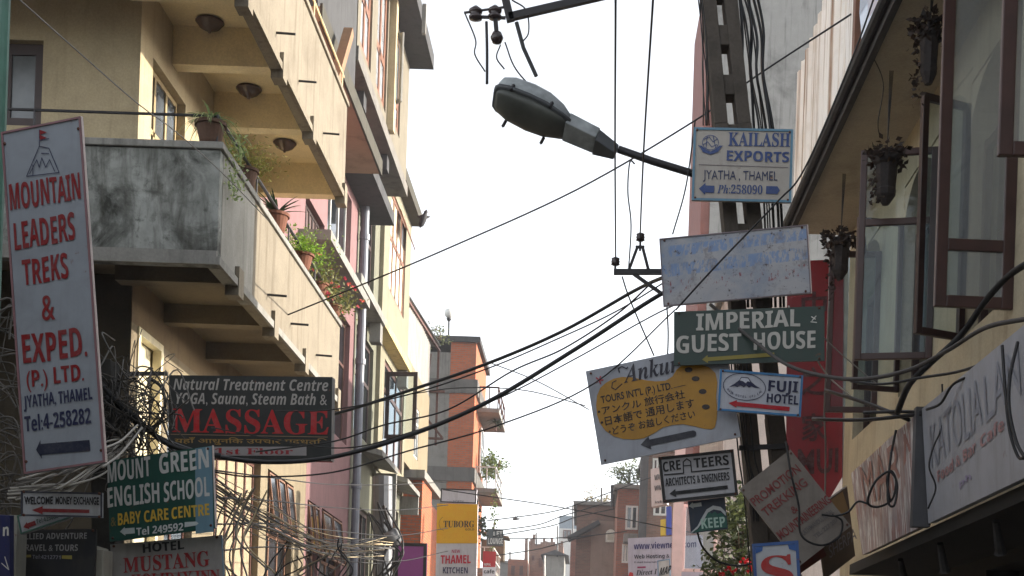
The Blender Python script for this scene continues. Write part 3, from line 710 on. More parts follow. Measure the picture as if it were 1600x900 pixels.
class Sign:
    """a flat board in the street; drawn things are given in photo pixels and land on the board's own plane"""
    def __init__(s, name, label, corners, Y, mat, th=.02, border=None, bw=.02, group=None, flat=False, cat='sign', tilt=.8, edge=None):
        tl, tr, br, bl = [ray(*c) for c in corners]
        P0 = CAM + tl * Y; best = None
        W = (tr * Y - tl * Y).length; Hh = (bl * Y - tl * Y).length
        if flat: a = b = 0.0
        else:
            for a in np.linspace(-tilt * W, tilt * W, 61):
                PR = CAM + tr * (Y + a); u = PR - P0
                for b in np.linspace(-.45 * Hh, .45 * Hh, 61):
                    PL = CAM + bl * (Y + b); v = PL - P0
                    q = PR + v; qx, qy = pix(q)
                    dots = u.dot(v) / (u.length * v.length)
                    err = ((qx - corners[2][0]) ** 2 + (qy - corners[2][1]) ** 2) / 60.0
                    cst = 30 * dots * dots + err * .02 + .12 * (a / W) ** 2 + .25 * (b / Hh) ** 2
                    if best is None or cst < best[0]: best = (cst, a, b)
            a, b = best[1], best[2]
        s.Y = Y; s.P0 = P0; s.u = CAM + tr * (Y + a) - P0; s.v = CAM + bl * (Y + b) - P0
        s.n = s.u.cross(s.v).normalized()
        if s.n.y > 0: s.n = -s.n
        s.U, s.V = s.u.normalized(), s.v.normalized()
        cs = [P0, P0 + s.u, P0 + s.u + s.v, P0 + s.v]
        base = min(cs, key=lambda p: p.z)
        s.root = thing(name, label, cat, (sum(cs, Vector()) / 4).xy.to_3d() + Vector((0, 0, base.z)), group)
        MB().prism([c - s.n * .002 for c in cs], -s.n * th).build('panel', mat, s.root)
        if border:
            f = MB()
            for i, j in ((0, 1), (1, 2), (2, 3), (3, 0)):
                p, q = cs[i], cs[j]; d = (q - p).normalized(); inn = (sum(cs, Vector()) / 4 - (p + q) / 2); inn = (inn - d * inn.dot(d)).normalized()
                e = bw if i in (0, 2) else 0.0
                f.prism([p + d * (0 if i in (0, 2) else bw), q - d * (0 if i in (0, 2) else bw), q - d * (0 if i in (0, 2) else bw) + inn * bw, p + d * (0 if i in (0, 2) else bw) + inn * bw], s.n * .006)
            f.build('frame', border, s.root)
        if edge: # folded rim seen from the side
            f = MB(); f.prism([cs[1] + s.U * .001, cs[2] + s.U * .001, cs[2] + s.U * .008, cs[1] + s.U * .008], -s.n * .012); f.build('rim', edge, s.root)
        s.cs = cs
        if Y < 12 and W > .35 and name not in ('massage_sign',):
            for i in range(4):
                c = cs[i].lerp(cs[(i + 2) % 4], .035); MB().lathe(c + s.n * .001, [(.009, 0), (.009, .005), (.004, .009)], 8, s.n).build('bolt', RUST, s.root)
    def at(s, x, y, off=.004):
        r = ray(x, y); t = (s.P0 - CAM).dot(s.n) / r.dot(s.n); return CAM + r * t + s.n * off
    def text(s, body, bl, br, h, col, style='sans', bold=0.0, name='lettering', slant=None, off=.004, fat=True):
        bold = bold if style in ('plain', 'jp') else 0.0; vs, fs = text_shape(body, style, bold)
        if style in ('sans', 'plain', 'jp') and h > 5:      # hand-painted: lines that waver a little
            k = random.uniform(0, 6); vs = [(x + .010 * math.sin(6.1 * y + 4.3 * x + k), y + .014 * math.sin(2.7 * x + k) + .008 * math.sin(9.1 * x + 2 * k)) for x, y in vs]
        x0, x1 = min(v[0] for v in vs), max(v[0] for v in vs); c0, c1 = cap_of(style, bold)
        A, Bp = s.at(*bl, off), s.at(*br, off); e1 = Bp - A
        up = s.at(bl[0] + 0.001, bl[1] - h, off) - s.at(*bl, off)
        vv = -s.V; L = abs(h / F * (s.at(*bl).y)); k = L / max(.2, abs(vv.z) if abs(vv.z) > .2 else 1)
        e2 = vv * k
        if slant: e2 = e2 + e1.normalized() * L * slant
        m = MB(); w = (.012 if style == 'sans' else .009) if fat and h >= 12 and style in ('sans', 'serif') else 0
        for i, dx in enumerate((-w, w) if w else (0,)):     # heavier brush: a second pass beside the first
            m.add([A + s.n * (.0004 * i) + e1 * ((x + dx - x0) / (x1 - x0)) + e2 * ((y - c0) / (c1 - c0)) for x, y in vs], fs)
        return m.build(name, paint(col), s.root, fix=False)
    def shape(s, pts, col, name='mark', off=.004, mat=None):
        m = MB(); m.quad(*[s.at(x, y, off) for x, y in pts])
        return m.build(name, mat or paint(col), s.root, fix=False)
    def stroke(s, pts, w, col, name='line', off=.004, closed=False, mb=None):
        P = [s.at(x, y, off) for x, y in pts]; ww = w / F * s.Y / 2; m = mb or MB()
        if closed: P.append(P[0])
        for i in range(len(P) - 1):
            d = (P[i + 1] - P[i]).normalized(); nn = d.cross(s.n).normalized() * ww; e = d * ww * .6
            o = s.n * (.0002 * (i % 5))
            m.quad(P[i] - nn - e + o, P[i + 1] - nn + e + o, P[i + 1] + nn + e + o, P[i] + nn - e + o)
        return m if mb is not None else m.build(name, paint(col), s.root, fix=False)
    def arrow(s, tip, tail, w, hw, hl, col, off=.004, round_=False):
        t, e = Vector(tip), Vector(tail); d = (e - t).normalized(); n = Vector((-d.y, d.x))
        b = t + d * hl
        pts = [t, b + n * hw / 2, b + n * w / 2]
        if round_: pts += [e - d * w / 2 + n * w / 2] + [e - d * w / 2 + n * (w / 2 * math.cos(k)) + d * (w / 2 * math.sin(k)) for k in (.5, 1, 1.57, 2.1, 2.6)] + [e - d * w / 2 - n * w / 2]
        else: pts += [e + n * w / 2, e - n * w / 2]
        pts += [b - n * w / 2, b - n * hw / 2]
        return s.shape([tuple(p) for p in pts], col, 'arrow', off)
    def bar(s, p, q, w, mat, Yq=None, name='bracket', Yp=None):
        MB().beam(s.at(*p, -.03) if Yp is None else onY(*p, Yp), onY(*q, Yq or s.Y + .1), w, w).build(name, mat, s.root)

RED, NAVY, BLK, WHT, YEL = (128, 24, 28), (34, 40, 74), (26, 26, 30), (214, 214, 208), (206, 172, 62)
# --- left cluster
S = Sign('trekking_sign', 'tall white leaning sign reading MOUNTAIN LEADERS TREKS, mounted highest at left', ((2, 207), (126, 182), (163, 723), (38, 741)), 8.0,
         board('trek_board', (156, 164, 174), (104, 106, 108), .35, streak=.25), border=board('faded_red_edge', (150, 112, 118), amount=.4), bw=.012, edge=plain('pale_rim', (220, 205, 200), .5))
S.text('MOUNTAIN', (17, 329), (127, 311), 41, RED); S.text('LEADERS', (24, 391), (119, 375), 43, RED); S.text('TREKS', (37, 447), (108, 435), 40, RED)
S.text('&', (67, 502), (87, 500), 42, RED); S.text('EXPED.', (37, 569), (137, 556), 45, RED); S.text('(P.) LTD.', (43, 606), (132, 594), 26, RED)
S.text('JYATHA, THAMEL', (38, 638), (145, 624), 19, NAVY); S.text('Tel:4-258282', (40, 675), (143, 661), 24, NAVY)
S.arrow((57, 703), (141, 696), 17, 30, 8, (34, 40, 60))
m = S.stroke([(42, 276), (62, 229), (77, 232), (93, 270)], 1.3, NAVY, closed=True, mb=MB())
for l in ([(47, 272), (58, 250), (62, 262), (66, 247), (72, 262), (78, 250), (86, 268)], [(62, 229), (62, 203)], [(62, 220), (77, 217)], [(65, 240), (77, 240)], [(52, 274), (52, 258)]): S.stroke(l, 1.2, NAVY, mb=m)
m.build('emblem', paint(NAVY), S.root, fix=False)
S.shape([(62, 203), (74, 207), (63, 211), (74, 216), (62, 219)], RED, 'flag')
S = Sign('money_exchange_sign', 'small white board reading WELCOME MONEY EXCHANGE with a thin red arrow', ((33, 767), (160, 770), (159, 808), (33, 806)), 8.2, board('cool_white_board', (190, 194, 200), amount=.3), border=plain('navy_frame', (48, 52, 66), .5), bw=.01)
S.text('WELCOME', (38, 788), (83, 788), 12, BLK, 'plain', .03); S.text('MONEY EXCHANGE', (87, 788), (155, 789), 12, BLK, 'plain', .03); S.arrow((50, 797), (140, 799), 5.5, 13, 17, RED)
S = Sign('phone_sign', 'tilted scrap of white sign with a short red arrow, tucked under the money exchange board', ((27, 806), (104, 780), (112, 808), (33, 835)), 8.45, board('cool_white_board', (190, 194, 200)), border=plain('green_frame', (70, 110, 96), .5), bw=.008)
S.text('Tel:425088', (58, 819), (92, 809), 7, (60, 90, 80)); S.arrow((37, 824), (56, 817), 7, 12, 8, RED)
S = Sign('travel_agency_sign', 'black board reading ALLIED ADVENTURE TRAVEL & TOURS behind the money exchange sign', ((30, 828), (150, 826), (150, 920), (26, 920)), 8.7, board('black_board', (44, 46, 50), (70, 66, 60), .4))
S.text('ALLIED ADVENTURE', (32, 843), (136, 842), 9.5, (150, 150, 150)); S.text('TRAVEL & TOURS', (33, 861), (122, 861), 10, (150, 150, 150))
S.arrow((35, 869), (49, 869), 4, 9, 6, (150, 140, 70)); S.text('Tel:4212771', (51, 873), (95, 874), 6, (130, 130, 140)); S.shape([(97, 868), (113, 868), (113, 874), (97, 873)], (150, 140, 70), 'mark')
S = Sign('blue_sign', 'dark blue sign with a white letter n at the lower left edge', ((-30, 803), (15, 806), (16, 930), (-30, 930)), 8.1, board('blue_board', (40, 48, 104), amount=.4), th=.06)
S.text('n', (5, 837), (14, 837), 18, WHT); S.stroke([(3, 880), (14, 890), (8, 870)], 1.5, WHT)
q = MB().box(onY(17, 860, 8.5).x, onY(31, 860, 8.5).x, 8.45, 8.6, onY(20, 960, 8.5).z, onY(20, 806, 8.5).z).build('pale_board_edge', board('pale_board', (176, 176, 166)))
tag(q, 'narrow pale upright board edge between the blue sign and the black travel sign', 'board')
S = Sign('school_sign', 'dark green board reading MOUNT GREEN ENGLISH SCHOOL, paler at its right end', ((167, 720), (331, 696), (334, 831), (171, 846)), 9.0, board('green_board', (34, 84, 74), (40, 60, 58), .4), edge=plain('pale_rim', (220, 205, 200), .5))
S.shape([(305, 701), (331, 697), (334, 831), (306, 834)], None, 'pale_end', .002, board('paler_blue', (112, 148, 166), (90, 110, 120), .3))  # paler blue strip across the right end
G_ = (196, 198, 196)
S.text('MOUNT', (169, 754), (236, 744), 31, G_); S.text('GREEN', (250, 741), (327, 731), 31, G_); S.text('ENGLISH', (169, 793), (250, 785), 31, G_); S.text('SCHOOL', (257, 784), (328, 775), 30, G_)
S.text('&', (174, 823), (182, 822), 15, (120, 110, 60)); S.text('BABY', (185, 821), (221, 817), 19, YEL); S.text('CARE', (226, 816), (264, 812), 18, YEL); S.text('CENTRE', (269, 811), (328, 805), 18, YEL)
S.text('Tel 249592', (214, 837), (287, 829), 12, (200, 205, 205)); S.arrow((188, 831), (211, 829), 9, 14, 8, (186, 196, 196)); S.shape([(289, 824), (307, 821), (311, 818), (307, 815), (289, 816)], (186, 196, 196), 'mark')
S = Sign('hotel_sign', 'grey board reading HOTEL MUSTANG with red letters under the green school sign', ((172, 851), (345, 836), (350, 925), (176, 938)), 9.05, board('grey_board', (164, 162, 160), amount=.4), edge=plain('blue_rim', (110, 140, 160), .5))
S.text('HOTEL', (224, 864), (288, 858), 14, BLK); S.text('MUSTANG', (194, 895), (328, 884), 23, (146, 36, 40), 'serif'); S.text('HOLIDAY INN', (206, 917), (344, 909), 19, (146, 36, 40), 'serif'); S.stroke([(194, 902), (330, 891)], 1, (150, 90, 90))
S = Sign('massage_sign', 'wide black light box reading MASSAGE in red under the lower balcony', ((264, 586), (519, 589), (519, 723), (263, 716)), 13.2, board('massage_board', (40, 44, 44), (70, 66, 60), .35), th=.12)
S.text('Natural Treatment Centre', (271, 609), (513, 611), 17, (170, 166, 160), 'sansi'); S.text('YOGA, Sauna, Steam Bath &', (275, 631), (511, 633), 17, (170, 166, 160), 'sansi')
S.text('MASSAGE', (270, 675), (513, 679), 36, (172, 34, 36), 'serif', .025); S.stroke([(267, 678.6), (512, 683)], .9, (150, 130, 100))
S.text('यहाँ आधुनिक उपचार पद्धति', (273, 692), (511, 694), 7, (150, 120, 60), 'plain', .012)
S.shape([(333, 698), (479, 698), (479, 712), (333, 712)], (150, 146, 146), 'strip', .003); S.text('1st Floor', (336, 710), (458, 710), 9.5, (150, 40, 48), 'serif', .02, off=.007)
S.stroke([(264, 716), (519, 722)], 1.4, (110, 22, 26))
MB().beam(onY(190, 584, 13.3), onY(262, 584, 13.3), .035).build('support_bar', STEEL, S.root)
# --- restaurant and lodge boards further down the street
S = Sign('beer_sign', 'tall yellow and white board reading TUBORG and THAMEL KITCHEN beside brick piers', ((683, 787), (746.5, 788), (745, 935), (680, 935)), 34, board('lilac_white', (216, 212, 220), amount=.15), th=.2)
S.shape([(683, 787), (746.5, 788), (746, 849), (682, 849)], None, 'yellow_panel', .01, board('amber_yellow', (242, 184, 30), (226, 150, 20), .6, streak=.1))
S.text('TUBORG', (693, 824), (741, 824), 10, (40, 34, 34), 'serif', off=.02); S.text('GOLD', (727, 829), (741, 829), 3.2, (120, 90, 30), off=.02)
S.stroke([(692, 808), (688, 812), (686, 818), (688, 826), (693, 829)], .7, (150, 110, 40), off=.02)
S.text('NEW', (706, 864), (719, 864), 5, (180, 50, 90), off=.02); S.text('THAMEL', (688.5, 881), (735.5, 880), 13, (196, 28, 56), 'sans', .01, off=.02); S.text('KITCHEN', (692, 896), (731, 896), 9.5, (40, 40, 84), off=.02)
S = Sign('north_sign', 'plain white board with faint lettering just above the yellow beer sign', ((689, 763), (745, 765), (745, 786), (688, 785)), 34.2, board('lilac_white', (216, 212, 220), amount=.15), th=.1, border=STEEL, bw=.03)
S.text('NORTH', (708, 785), (724, 785), 3, (120, 120, 130), off=.012)
S = Sign('purple_sign', 'purple board in a black frame hung on the brick piers', ((618, 848), (667, 849), (666, 930), (616, 930)), 30, board('purple_board', (158, 78, 146), (130, 70, 118), .3), border=plain('black_frame', (30, 28, 30), .5), bw=.07, th=.12)
S = Sign('lounge_sign', 'small dark square sign reading LOUNGE sticking out below the balconies', ((761, 826), (786.5, 827), (786.5, 852), (761, 852)), 50, board('slate_board', (84, 90, 90), amount=.3), th=.15)
S.text('LET', (771, 838), (785, 838), 8, WHT, off=.02); S.text('LOUNGE', (762.5, 850), (785.5, 850), 9, WHT, off=.02)
S = Sign('red_banner_sign', 'narrow red and white upright banner below the lounge sign', ((755, 861), (775, 862), (774, 915), (753, 915)), 48, board('bright_red', (200, 44, 48), amount=.2), th=.12)
S.shape([(754, 886), (774.5, 886), (774, 914), (753.5, 914)], (214, 210, 212), 'white_panel', .012); S.text('NEPAL', (756, 884), (767, 884), 4, WHT, off=.02); S.text('cafe', (756, 896), (772, 896), 6, BLK, off=.03)
# --- right pole, from the top down
S = Sign('exports_sign', 'cream board with blue edge reading KAILASH EXPORTS, top sign on the leaning pole', ((1084, 199), (1239.5, 202.5), (1236, 316), (1080.5, 313)), 10.6, board('beige_board', (180, 174, 166), (130, 120, 110), .35), border=board('blue_edge', (98, 142, 168)), bw=.018)
BL = (52, 72, 122)
S.text('KAILASH', (1138, 228), (1234, 229.5), 21, BL, 'serif', .015); S.text('EXPORTS', (1135.5, 251), (1232.5, 254), 16, BL); S.stroke([(1092, 257.5), (1231, 262)], .8, (80, 70, 80))
S.text('JYATHA , THAMEL', (1098.5, 280), (1214.5, 282.5), 14, (40, 50, 84), 'plain'); S.text('Ph:258090', (1120.5, 302), (1191, 303.5), 13, BL, 'serifi')
S.arrow((1092, 295), (1116, 296), 11, 19, 10, BL); S.arrow((1218.5, 297.5), (1197, 297), 12, 12, 4, BL, round_=False)
m = MB(); S.stroke([(1110 + 12.5 * math.cos(t), 223 + 11.5 * math.sin(t)) for t in [k * math.pi / 10 for k in range(20)]], .9, BL, closed=True, mb=m)
for l in ([(1100, 218), (1108, 214), (1114, 222), (1121, 217)], [(1099, 226), (1106, 222), (1112, 230), (1120, 226)], [(1105, 213), (1103, 232)], [(1114, 212), (1118, 231)]): S.stroke(l, 1.0, BL, mb=m)
m.build('emblem', paint(BL), S.root, fix=False)
S.shape([(1090, 227), (1096, 228), (1103, 234), (1110, 237), (1117, 234), (1124, 228), (1130, 228), (1126, 231), (1122, 238), (1110, 242), (1098, 238), (1094, 231)], BL, 'emblem', .006)
def flaked(name):
    """bare metal with what is left of two rows of blue lettering and one of red"""
    m, nt, b = nodes_of(name, .6, 0, .3); v = coords(nt); vs = coords(nt, (3, 3, 8)); vl = coords(nt, (9, 9, 3))
    g = nt.nodes.new('ShaderNodeNewGeometry'); sx = nt.nodes.new('ShaderNodeSeparateXYZ'); nt.links.new(g.outputs['Position'], sx.inputs[0])
    k = nt.nodes.new('ShaderNodeMath'); k.operation = 'MULTIPLY_ADD'; k.inputs[1].default_value = -.128
    nt.links.new(sx.outputs[0], k.inputs[0]); nt.links.new(sx.outputs[2], k.inputs[2])
    def row(y0, y1):
        p, q = onY(1145, y0, 10.5), onY(1145, y1, 10.5); t0, t1 = q.z - .128 * q.x, p.z - .128 * p.x
        r = nt.nodes.new('ShaderNodeMapRange'); r.inputs[1].default_value, r.inputs[2].default_value = t0, t1; nt.links.new(k.outputs[0], r.inputs[0])
        rr = nt.nodes.new('ShaderNodeValToRGB'); e = rr.color_ramp.elements; e[0].position = .02; e[0].color = (0, 0, 0, 1); e[1].position = .12; e[1].color = (1, 1, 1, 1)
        for ps, cv in ((.88, 1), (.98, 0)): n_ = e.new(ps); n_.color = (cv, cv, cv, 1)
        nt.links.new(r.outputs[0], rr.inputs[0]); return rr.outputs[0]
    def both(a_, b_, amt=1.0):
        mm = nt.nodes.new('ShaderNodeMath'); mm.operation = 'MULTIPLY'; nt.links.new(a_, mm.inputs[0]); nt.links.new(b_, mm.inputs[1])
        m2 = nt.nodes.new('ShaderNodeMath'); m2.operation = 'MULTIPLY'; m2.inputs[1].default_value = amt; nt.links.new(mm.outputs[0], m2.inputs[0]); return m2.outputs[0]
    c = mixc(nt, ramp(nt, noise(nt, v, 3.0, 8, .65, .6), .44, .62), lin((172, 172, 176)), lin((146, 154, 168)))
    let = ramp(nt, noise(nt, vl, 3.2, 5, .75, .3), .46, .52)
    for y0, y1 in ((374, 394), (402, 424)): c = mixc(nt, both(row(y0, y1), let, .75), c, lin((112, 142, 186)))
    c = mixc(nt, ramp(nt, noise(nt, v, 6.5, 8, .7), .54, .68), c, lin((126, 122, 124)))
    c = mixc(nt, both(row(428, 450), ramp(nt, noise(nt, vl, 4.4, 6, .75), .56, .6), .9), c, lin((136, 64, 70)))
    c = mixc(nt, ramp(nt, noise(nt, v, 30, 6, .7), .6, .68), c, lin((84, 76, 76)))
    c = mixc(nt, ramp(nt, noise(nt, coords(nt, (5, 5, .6)), 1.4, 5), .66, .74), c, lin((150, 118, 90)))
    nt.links.new(c, b.inputs['Base Color']); bump(nt, b, noise(nt, v, 30, 6, .7), .3, .004); return m
S = Sign('faded_sign', 'blank grey blue board with flaked paint below the exports sign', ((1030, 373), (1261, 351), (1265, 455), (1036.5, 479)), 10.5, flaked('flaked_paint'), edge=plain('pale_rim', (220, 205, 200), .5), border=plain('worn_edge', (120, 110, 116), .6), bw=.008)
MB().beam(S.at(1142, 362, -.03), S.at(1150, 468, -.03), .05).build('batten', GREYC, S.root)
S = Sign('guest_house_sign', 'dark green board reading IMPERIAL GUEST HOUSE with a dull yellow arrow', ((1053, 487), (1288.5, 478), (1288, 565.5), (1053, 571)), 10.4, board('bottle_green', (46, 68, 62), (60, 64, 60), .55))
S.text('IMPERIAL', (1088, 516.5), (1250, 510), 26, (186, 184, 178), 'sans', .02); S.text('GUEST', (1057, 552), (1158, 547.5), 27, (186, 184, 178), 'sans', .02); S.text('HOUSE', (1178, 547), (1274, 543.5), 27, (186, 184, 178), 'sans', .02)
S.arrow((1097, 562), (1210, 554), 6, 13, 9, (140, 128, 58)); S.stroke([(1268, 495), (1274, 499)], 1.6, WHT); S.stroke([(1269, 501), (1275, 494)], 1.4, WHT); S.stroke([(1267, 503), (1276, 504)], 1.4, WHT)
S = Sign('tours_sign', 'large tilted white board with an ochre footprint reading Ankur Tours', ((915, 580), (1132, 534), (1157, 683), (939, 726)), 10.6, board('tour_board', (172, 176, 186), (110, 108, 108), .35), edge=STEEL)
foot = [(931.5, 633), (933, 618), (938, 606), (947, 598), (958, 592), (972, 589), (990, 590), (1008, 594), (1024, 596), (1040, 595), (1051, 588), (1057, 578), (1064, 572), (1078, 569), (1095, 570), (1108, 574), (1118, 583), (1121, 598), (1119, 620), (1121, 640), (1120, 655), (1117, 668), (1112, 671), (1100, 670), (1084, 666), (1068, 663), (1052, 664), (1036, 668), (1022, 677), (1006, 685), (990, 687), (974, 686), (959, 682), (946, 673), (937, 661), (933, 648)]
S.shape(foot, None, 'footprint', .003, board('ochre_paint', (186, 136, 36), (134, 98, 40), .55))
INK = (38, 36, 48)
S.text('Ankur', (975, 599), (1062, 580), 26, INK, 'serifi', .02, off=.006)
m = S.stroke([(968, 582), (966, 576), (972, 573), (979, 576), (981, 574)], 1.8, INK, off=.006, mb=MB()); S.stroke([(972, 600), (962, 609), (956, 606), (957, 598), (963, 595)], 1.3, INK, off=.006, mb=m); m.build('flourish', paint(INK), S.root, fix=False)
S.text("TOURS INT'L (P.) LTD.", (940, 630.5), (1051, 608), 11, (44, 36, 30), 'plain', .02, off=.006); S.stroke([(1053, 606), (1071, 602)], .9, (44, 36, 30), off=.006)
JP = (44, 34, 26)
S.text('•アンクル 旅行会社', (935, 650), (1071, 622), 12, JP, 'jp', .012, off=.006); S.text('•日本語で 通用します', (939.5, 667), (1086, 636), 13, JP, 'jp', .012, off=.006); S.text('•どうぞ お越しください', (952, 681), (1087, 653), 12, JP, 'jp', .012, off=.006)
for x, y in ((1077, 578), (1088, 592), (1099, 612), (1104, 636)): S.shape([(x + 5 * math.cos(t) * 1.25 - 1, y + 4 * math.sin(t)) for t in [k * math.pi / 6 for k in range(12)]], (50, 38, 30), 'toe', .006)
S.arrow((1001, 695), (1088, 676.5), 10, 21, 15, (44, 44, 54), round_=True)
m = MB()
for k in range(5):
    t = k * 1.2566; S.stroke([(936.5, 594), (936.5 + 6 * math.cos(t), 594 + 6 * math.sin(t))], 2.2, (170, 60, 70), mb=m)
m.build('emblem', paint((170, 60, 70)), S.root, fix=False)
S = Sign('hotel_sign', 'small white board with bright blue edge reading FUJI HOTEL', ((1125, 577), (1255, 587), (1251.5, 651), (1121, 641.5)), 10.25, board('fuji_board', (200, 204, 216), amount=.15), border=board('sky_blue_edge', (76, 136, 190), amount=.1), bw=.016)
S.text('FUJI', (1200, 611), (1246, 613.5), 17, (36, 40, 72), off=.005); S.text('HOTEL', (1197.5, 628.5), (1247, 632.5), 14, (36, 40, 72)); S.arrow((1138, 630), (1233.5, 639.3), 6.5, 12, 13, (178, 34, 46))
S.stroke([(1163 + 33 * math.cos(t), 604.5 + 21 * math.sin(t) + 2.5 * math.cos(t)) for t in [k * math.pi / 16 for k in range(32)]], 1.0, (36, 40, 72), closed=True, name='oval')
S.shape([(1139, 605), (1147, 600), (1155, 594), (1158, 589), (1169, 590), (1174, 597), (1181, 603), (1188, 607), (1180, 606), (1174, 603.5), (1170, 606), (1166, 602), (1162, 605.5), (1157, 602), (1152, 605), (1147, 603)], (36, 40, 72), 'mountain')
S.shape([(1156, 594.5), (1158.5, 590.5), (1168.5, 591.5), (1172, 597), (1168, 596), (1165, 599), (1161, 596)], (200, 204, 216), 'snow_cap', .006)
for k, ch in enumerate('FUJI HOTEL (P) LTD'):
    if ch == ' ': continue
    t = math.pi * (.86 - .72 * k / 17); x, y = 1163 + 28 * math.cos(t), 605 + 16.5 * math.sin(t) + 2 * math.cos(t)
    S.text(ch, (x - 1.1, y), (x + 1.1, y + .2 + .25 * math.cos(t)), 3.4, (60, 64, 90))
S = Sign('architects_sign', 'black framed white board reading CREATEERS ARCHITECTS & ENGINEERS', ((1028.5, 714.5), (1146, 702), (1149, 772), (1036, 786)), 10.6, board('pearl_board', (196, 196, 202), amount=.15), border=plain('black_frame', (30, 28, 30), .5), bw=.022, th=.05)
S.text('CRE', (1036.5, 737.5), (1064, 733.5), 15, BLK); S.text('TEERS', (1085, 731.5), (1139, 726), 15, BLK)
m = S.stroke([(1038, 742), (1068, 739.5), (1067.5, 722), (1073, 717), (1079, 721), (1080.5, 737.5), (1139.5, 731.8)], 1.9, BLK, mb=MB()); m.build('lettering', paint(BLK), S.root, fix=False); S.stroke([(1069, 728), (1079, 727)], 1.8, BLK, 'lettering')
S.text('ARCHITECTS & ENGINEERS', (1040, 760), (1140, 749.5), 12, BLK, 'sans'); S.arrow((1046, 771.5), (1137, 761), 5.5, 13, 10, BLK)
S = Sign('environment_sign', 'small dark square sign reading KEEP over a white mountain curve', ((1074.5, 783.5), (1132.5, 777), (1137, 824.5), (1079.5, 833)), 10.7, board('teal_navy', (44, 58, 80), amount=.2))
S.shape([(1079.5, 832), (1090, 822), (1097, 808), (1104, 796), (1114, 790), (1126, 792), (1133.5, 800), (1134, 806), (1126, 798), (1115, 796), (1106, 801), (1099, 814), (1090, 826), (1081, 832.5)], (196, 202, 204), 'curve')
S.shape([(1098, 816), (1104, 803), (1109, 800), (1112, 803), (1117, 799), (1121, 803), (1127, 801), (1135, 809), (1136, 824), (1081, 832.5), (1092, 826)], (40, 96, 84), 'mountain', .003)
S.text('KEEP', (1096.5, 826.5), (1133.5, 822.5), 15.5, (178, 208, 196), 'sans', .01, off=.006); S.arrow((1076, 791), (1096, 788), 6, 10, 7, (190, 196, 196))
S = Sign('mountaineering_sign', 'worn grey board hanging askew reading PROMOTION TREKKING & MOUNTAINEERING', ((1155.5, 764), (1235, 702), (1330, 822), (1250, 884)), 10.2, board('drab_board', (140, 132, 124), (92, 82, 74), .6, rust=.4), flat=False)
MR = (124, 54, 52)
S.text('PROMOTION', (1180, 792), (1252, 736), 11, MR, 'plain', .015); S.text('TREKKING', (1197, 808), (1263, 757), 11, MR, 'plain', .015); S.text('&', (1240, 803.5), (1248, 797), 9, MR); S.text('MOUNTAINEERING', (1221, 844), (1300, 784), 11, MR, 'plain', .02)
S.text('KATHMANDU, NEPAL', (1255, 838), (1303, 801), 6, (96, 92, 92), 'plain', .01); S.text('TEL: 227 207', (1274, 842), (1310, 814), 5, (96, 92, 92), 'plain', .01)
S = Sign('s_sign', 'blue edged white board with one big red letter S at the lower right', ((1175, 850), (1247.5, 844.5), (1257, 935), (1180, 940)), 9.8, board('s_board', (196, 200, 206), amount=.2), border=board('royal_blue_edge', (50, 92, 158), amount=.1), bw=.022)
S.text('S', (1191, 921), (1240, 917), 50, (172, 44, 42), 'serif', .03)
S.shape([(1180, 855), (1192, 854), (1191, 861), (1181, 865)], (50, 92, 158), 'corner'); S.shape([(1243, 850), (1231, 851), (1233, 858), (1244, 861)], (50, 92, 158), 'corner')
S = Sign('scrap_board', 'broken ochre and grey board jutting out behind the askew mountaineering sign', ((1276, 795), (1324, 760), (1345, 850), (1290, 905)), 10.5, board('scrap', (128, 112, 94), (80, 74, 70), .7, rust=.3))
S.shape([(1296, 782), (1316, 768), (1326, 800), (1302, 818)], (164, 136, 92), 'strip'); S.text('SHERPA', (1296, 872), (1338, 842), 18, (150, 146, 142), 'plain')
S = Sign('painted_plank', 'short red brown painted plank below the askew mountaineering sign', ((1236, 872), (1280, 842), (1292, 866), (1248, 898)), 10.45, board('plank', (116, 62, 50), amount=.4, rust=.3), th=.04)
S = Sign('red_banner', 'tall red banner with black Chinese characters hanging at the building corner', ((1230, 408), (1321, 405), (1318, 742), (1228, 745)), 16.6, board('banner_red', (124, 28, 35), (84, 32, 36), .5, scale=2), th=.03, tilt=.2)
S.cs and MB().prism([S.at(1228, 745), S.at(1318, 742), S.at(1290, 790)], -S.n * .03).build('pointed_tail', board('banner_red', (124, 28, 35)), S.root)
for ch, y in (('中', 500), ('之', 618), ('家', 690)): S.text(ch, (1252, y), (1292, y - 1), 40, (62, 24, 26), 'jp', .02)
S.text('MUI', (1246, 740), (1310, 739), 38, (62, 24, 26), 'plain', .02)
m = MB().beam(onY(1322, 395, 16.5), onY(1319, 900, 16.5), .05); m.build('pole', GALV, S.root)
# --- boards on the ledge of the casement building
def ledge_board(name, label, P, mat):
    """P: four corners in the world (tl, tr, br, bl), tl farthest"""
    S = Sign.__new__(Sign); S.P0 = P[0]; S.u = P[1] - P[0]; S.v = P[3] - P[0]; S.U, S.V = S.u.normalized(), S.v.normalized()
    S.n = S.u.cross(S.v).normalized(); S.n = -S.n if S.n.x > 0 else S.n; S.Y = P[0].y; S.cs = P
    S.root = thing(name, label, 'sign', (P[0] + P[1]).xy.to_3d() / 2 + Vector((0, 0, min(p.z for p in P))))
    MB().prism([p - S.n * .002 for p in P], -S.n * .05).build('panel', mat, S.root)
    return S
S = ledge_board('shop_board', 'long white ledge board with faded grey blue letters, nearest at right', [Vector((2.25, 9.39, 3.58)), Vector((2.25, 5.6, 3.58)), Vector((2.32, 5.6, 2.8)), Vector((2.32, 9.39, 2.8))], board('ledge_white', (178, 180, 188), (120, 116, 116), .45, streak=.5, scale=3))
S.text('KATOLIA', (1456, 732), (1536, 664), 66, (142, 145, 157), 'plain'); S.text('LAN', (1541, 660), (1596, 614), 72, (142, 145, 157), 'plain')
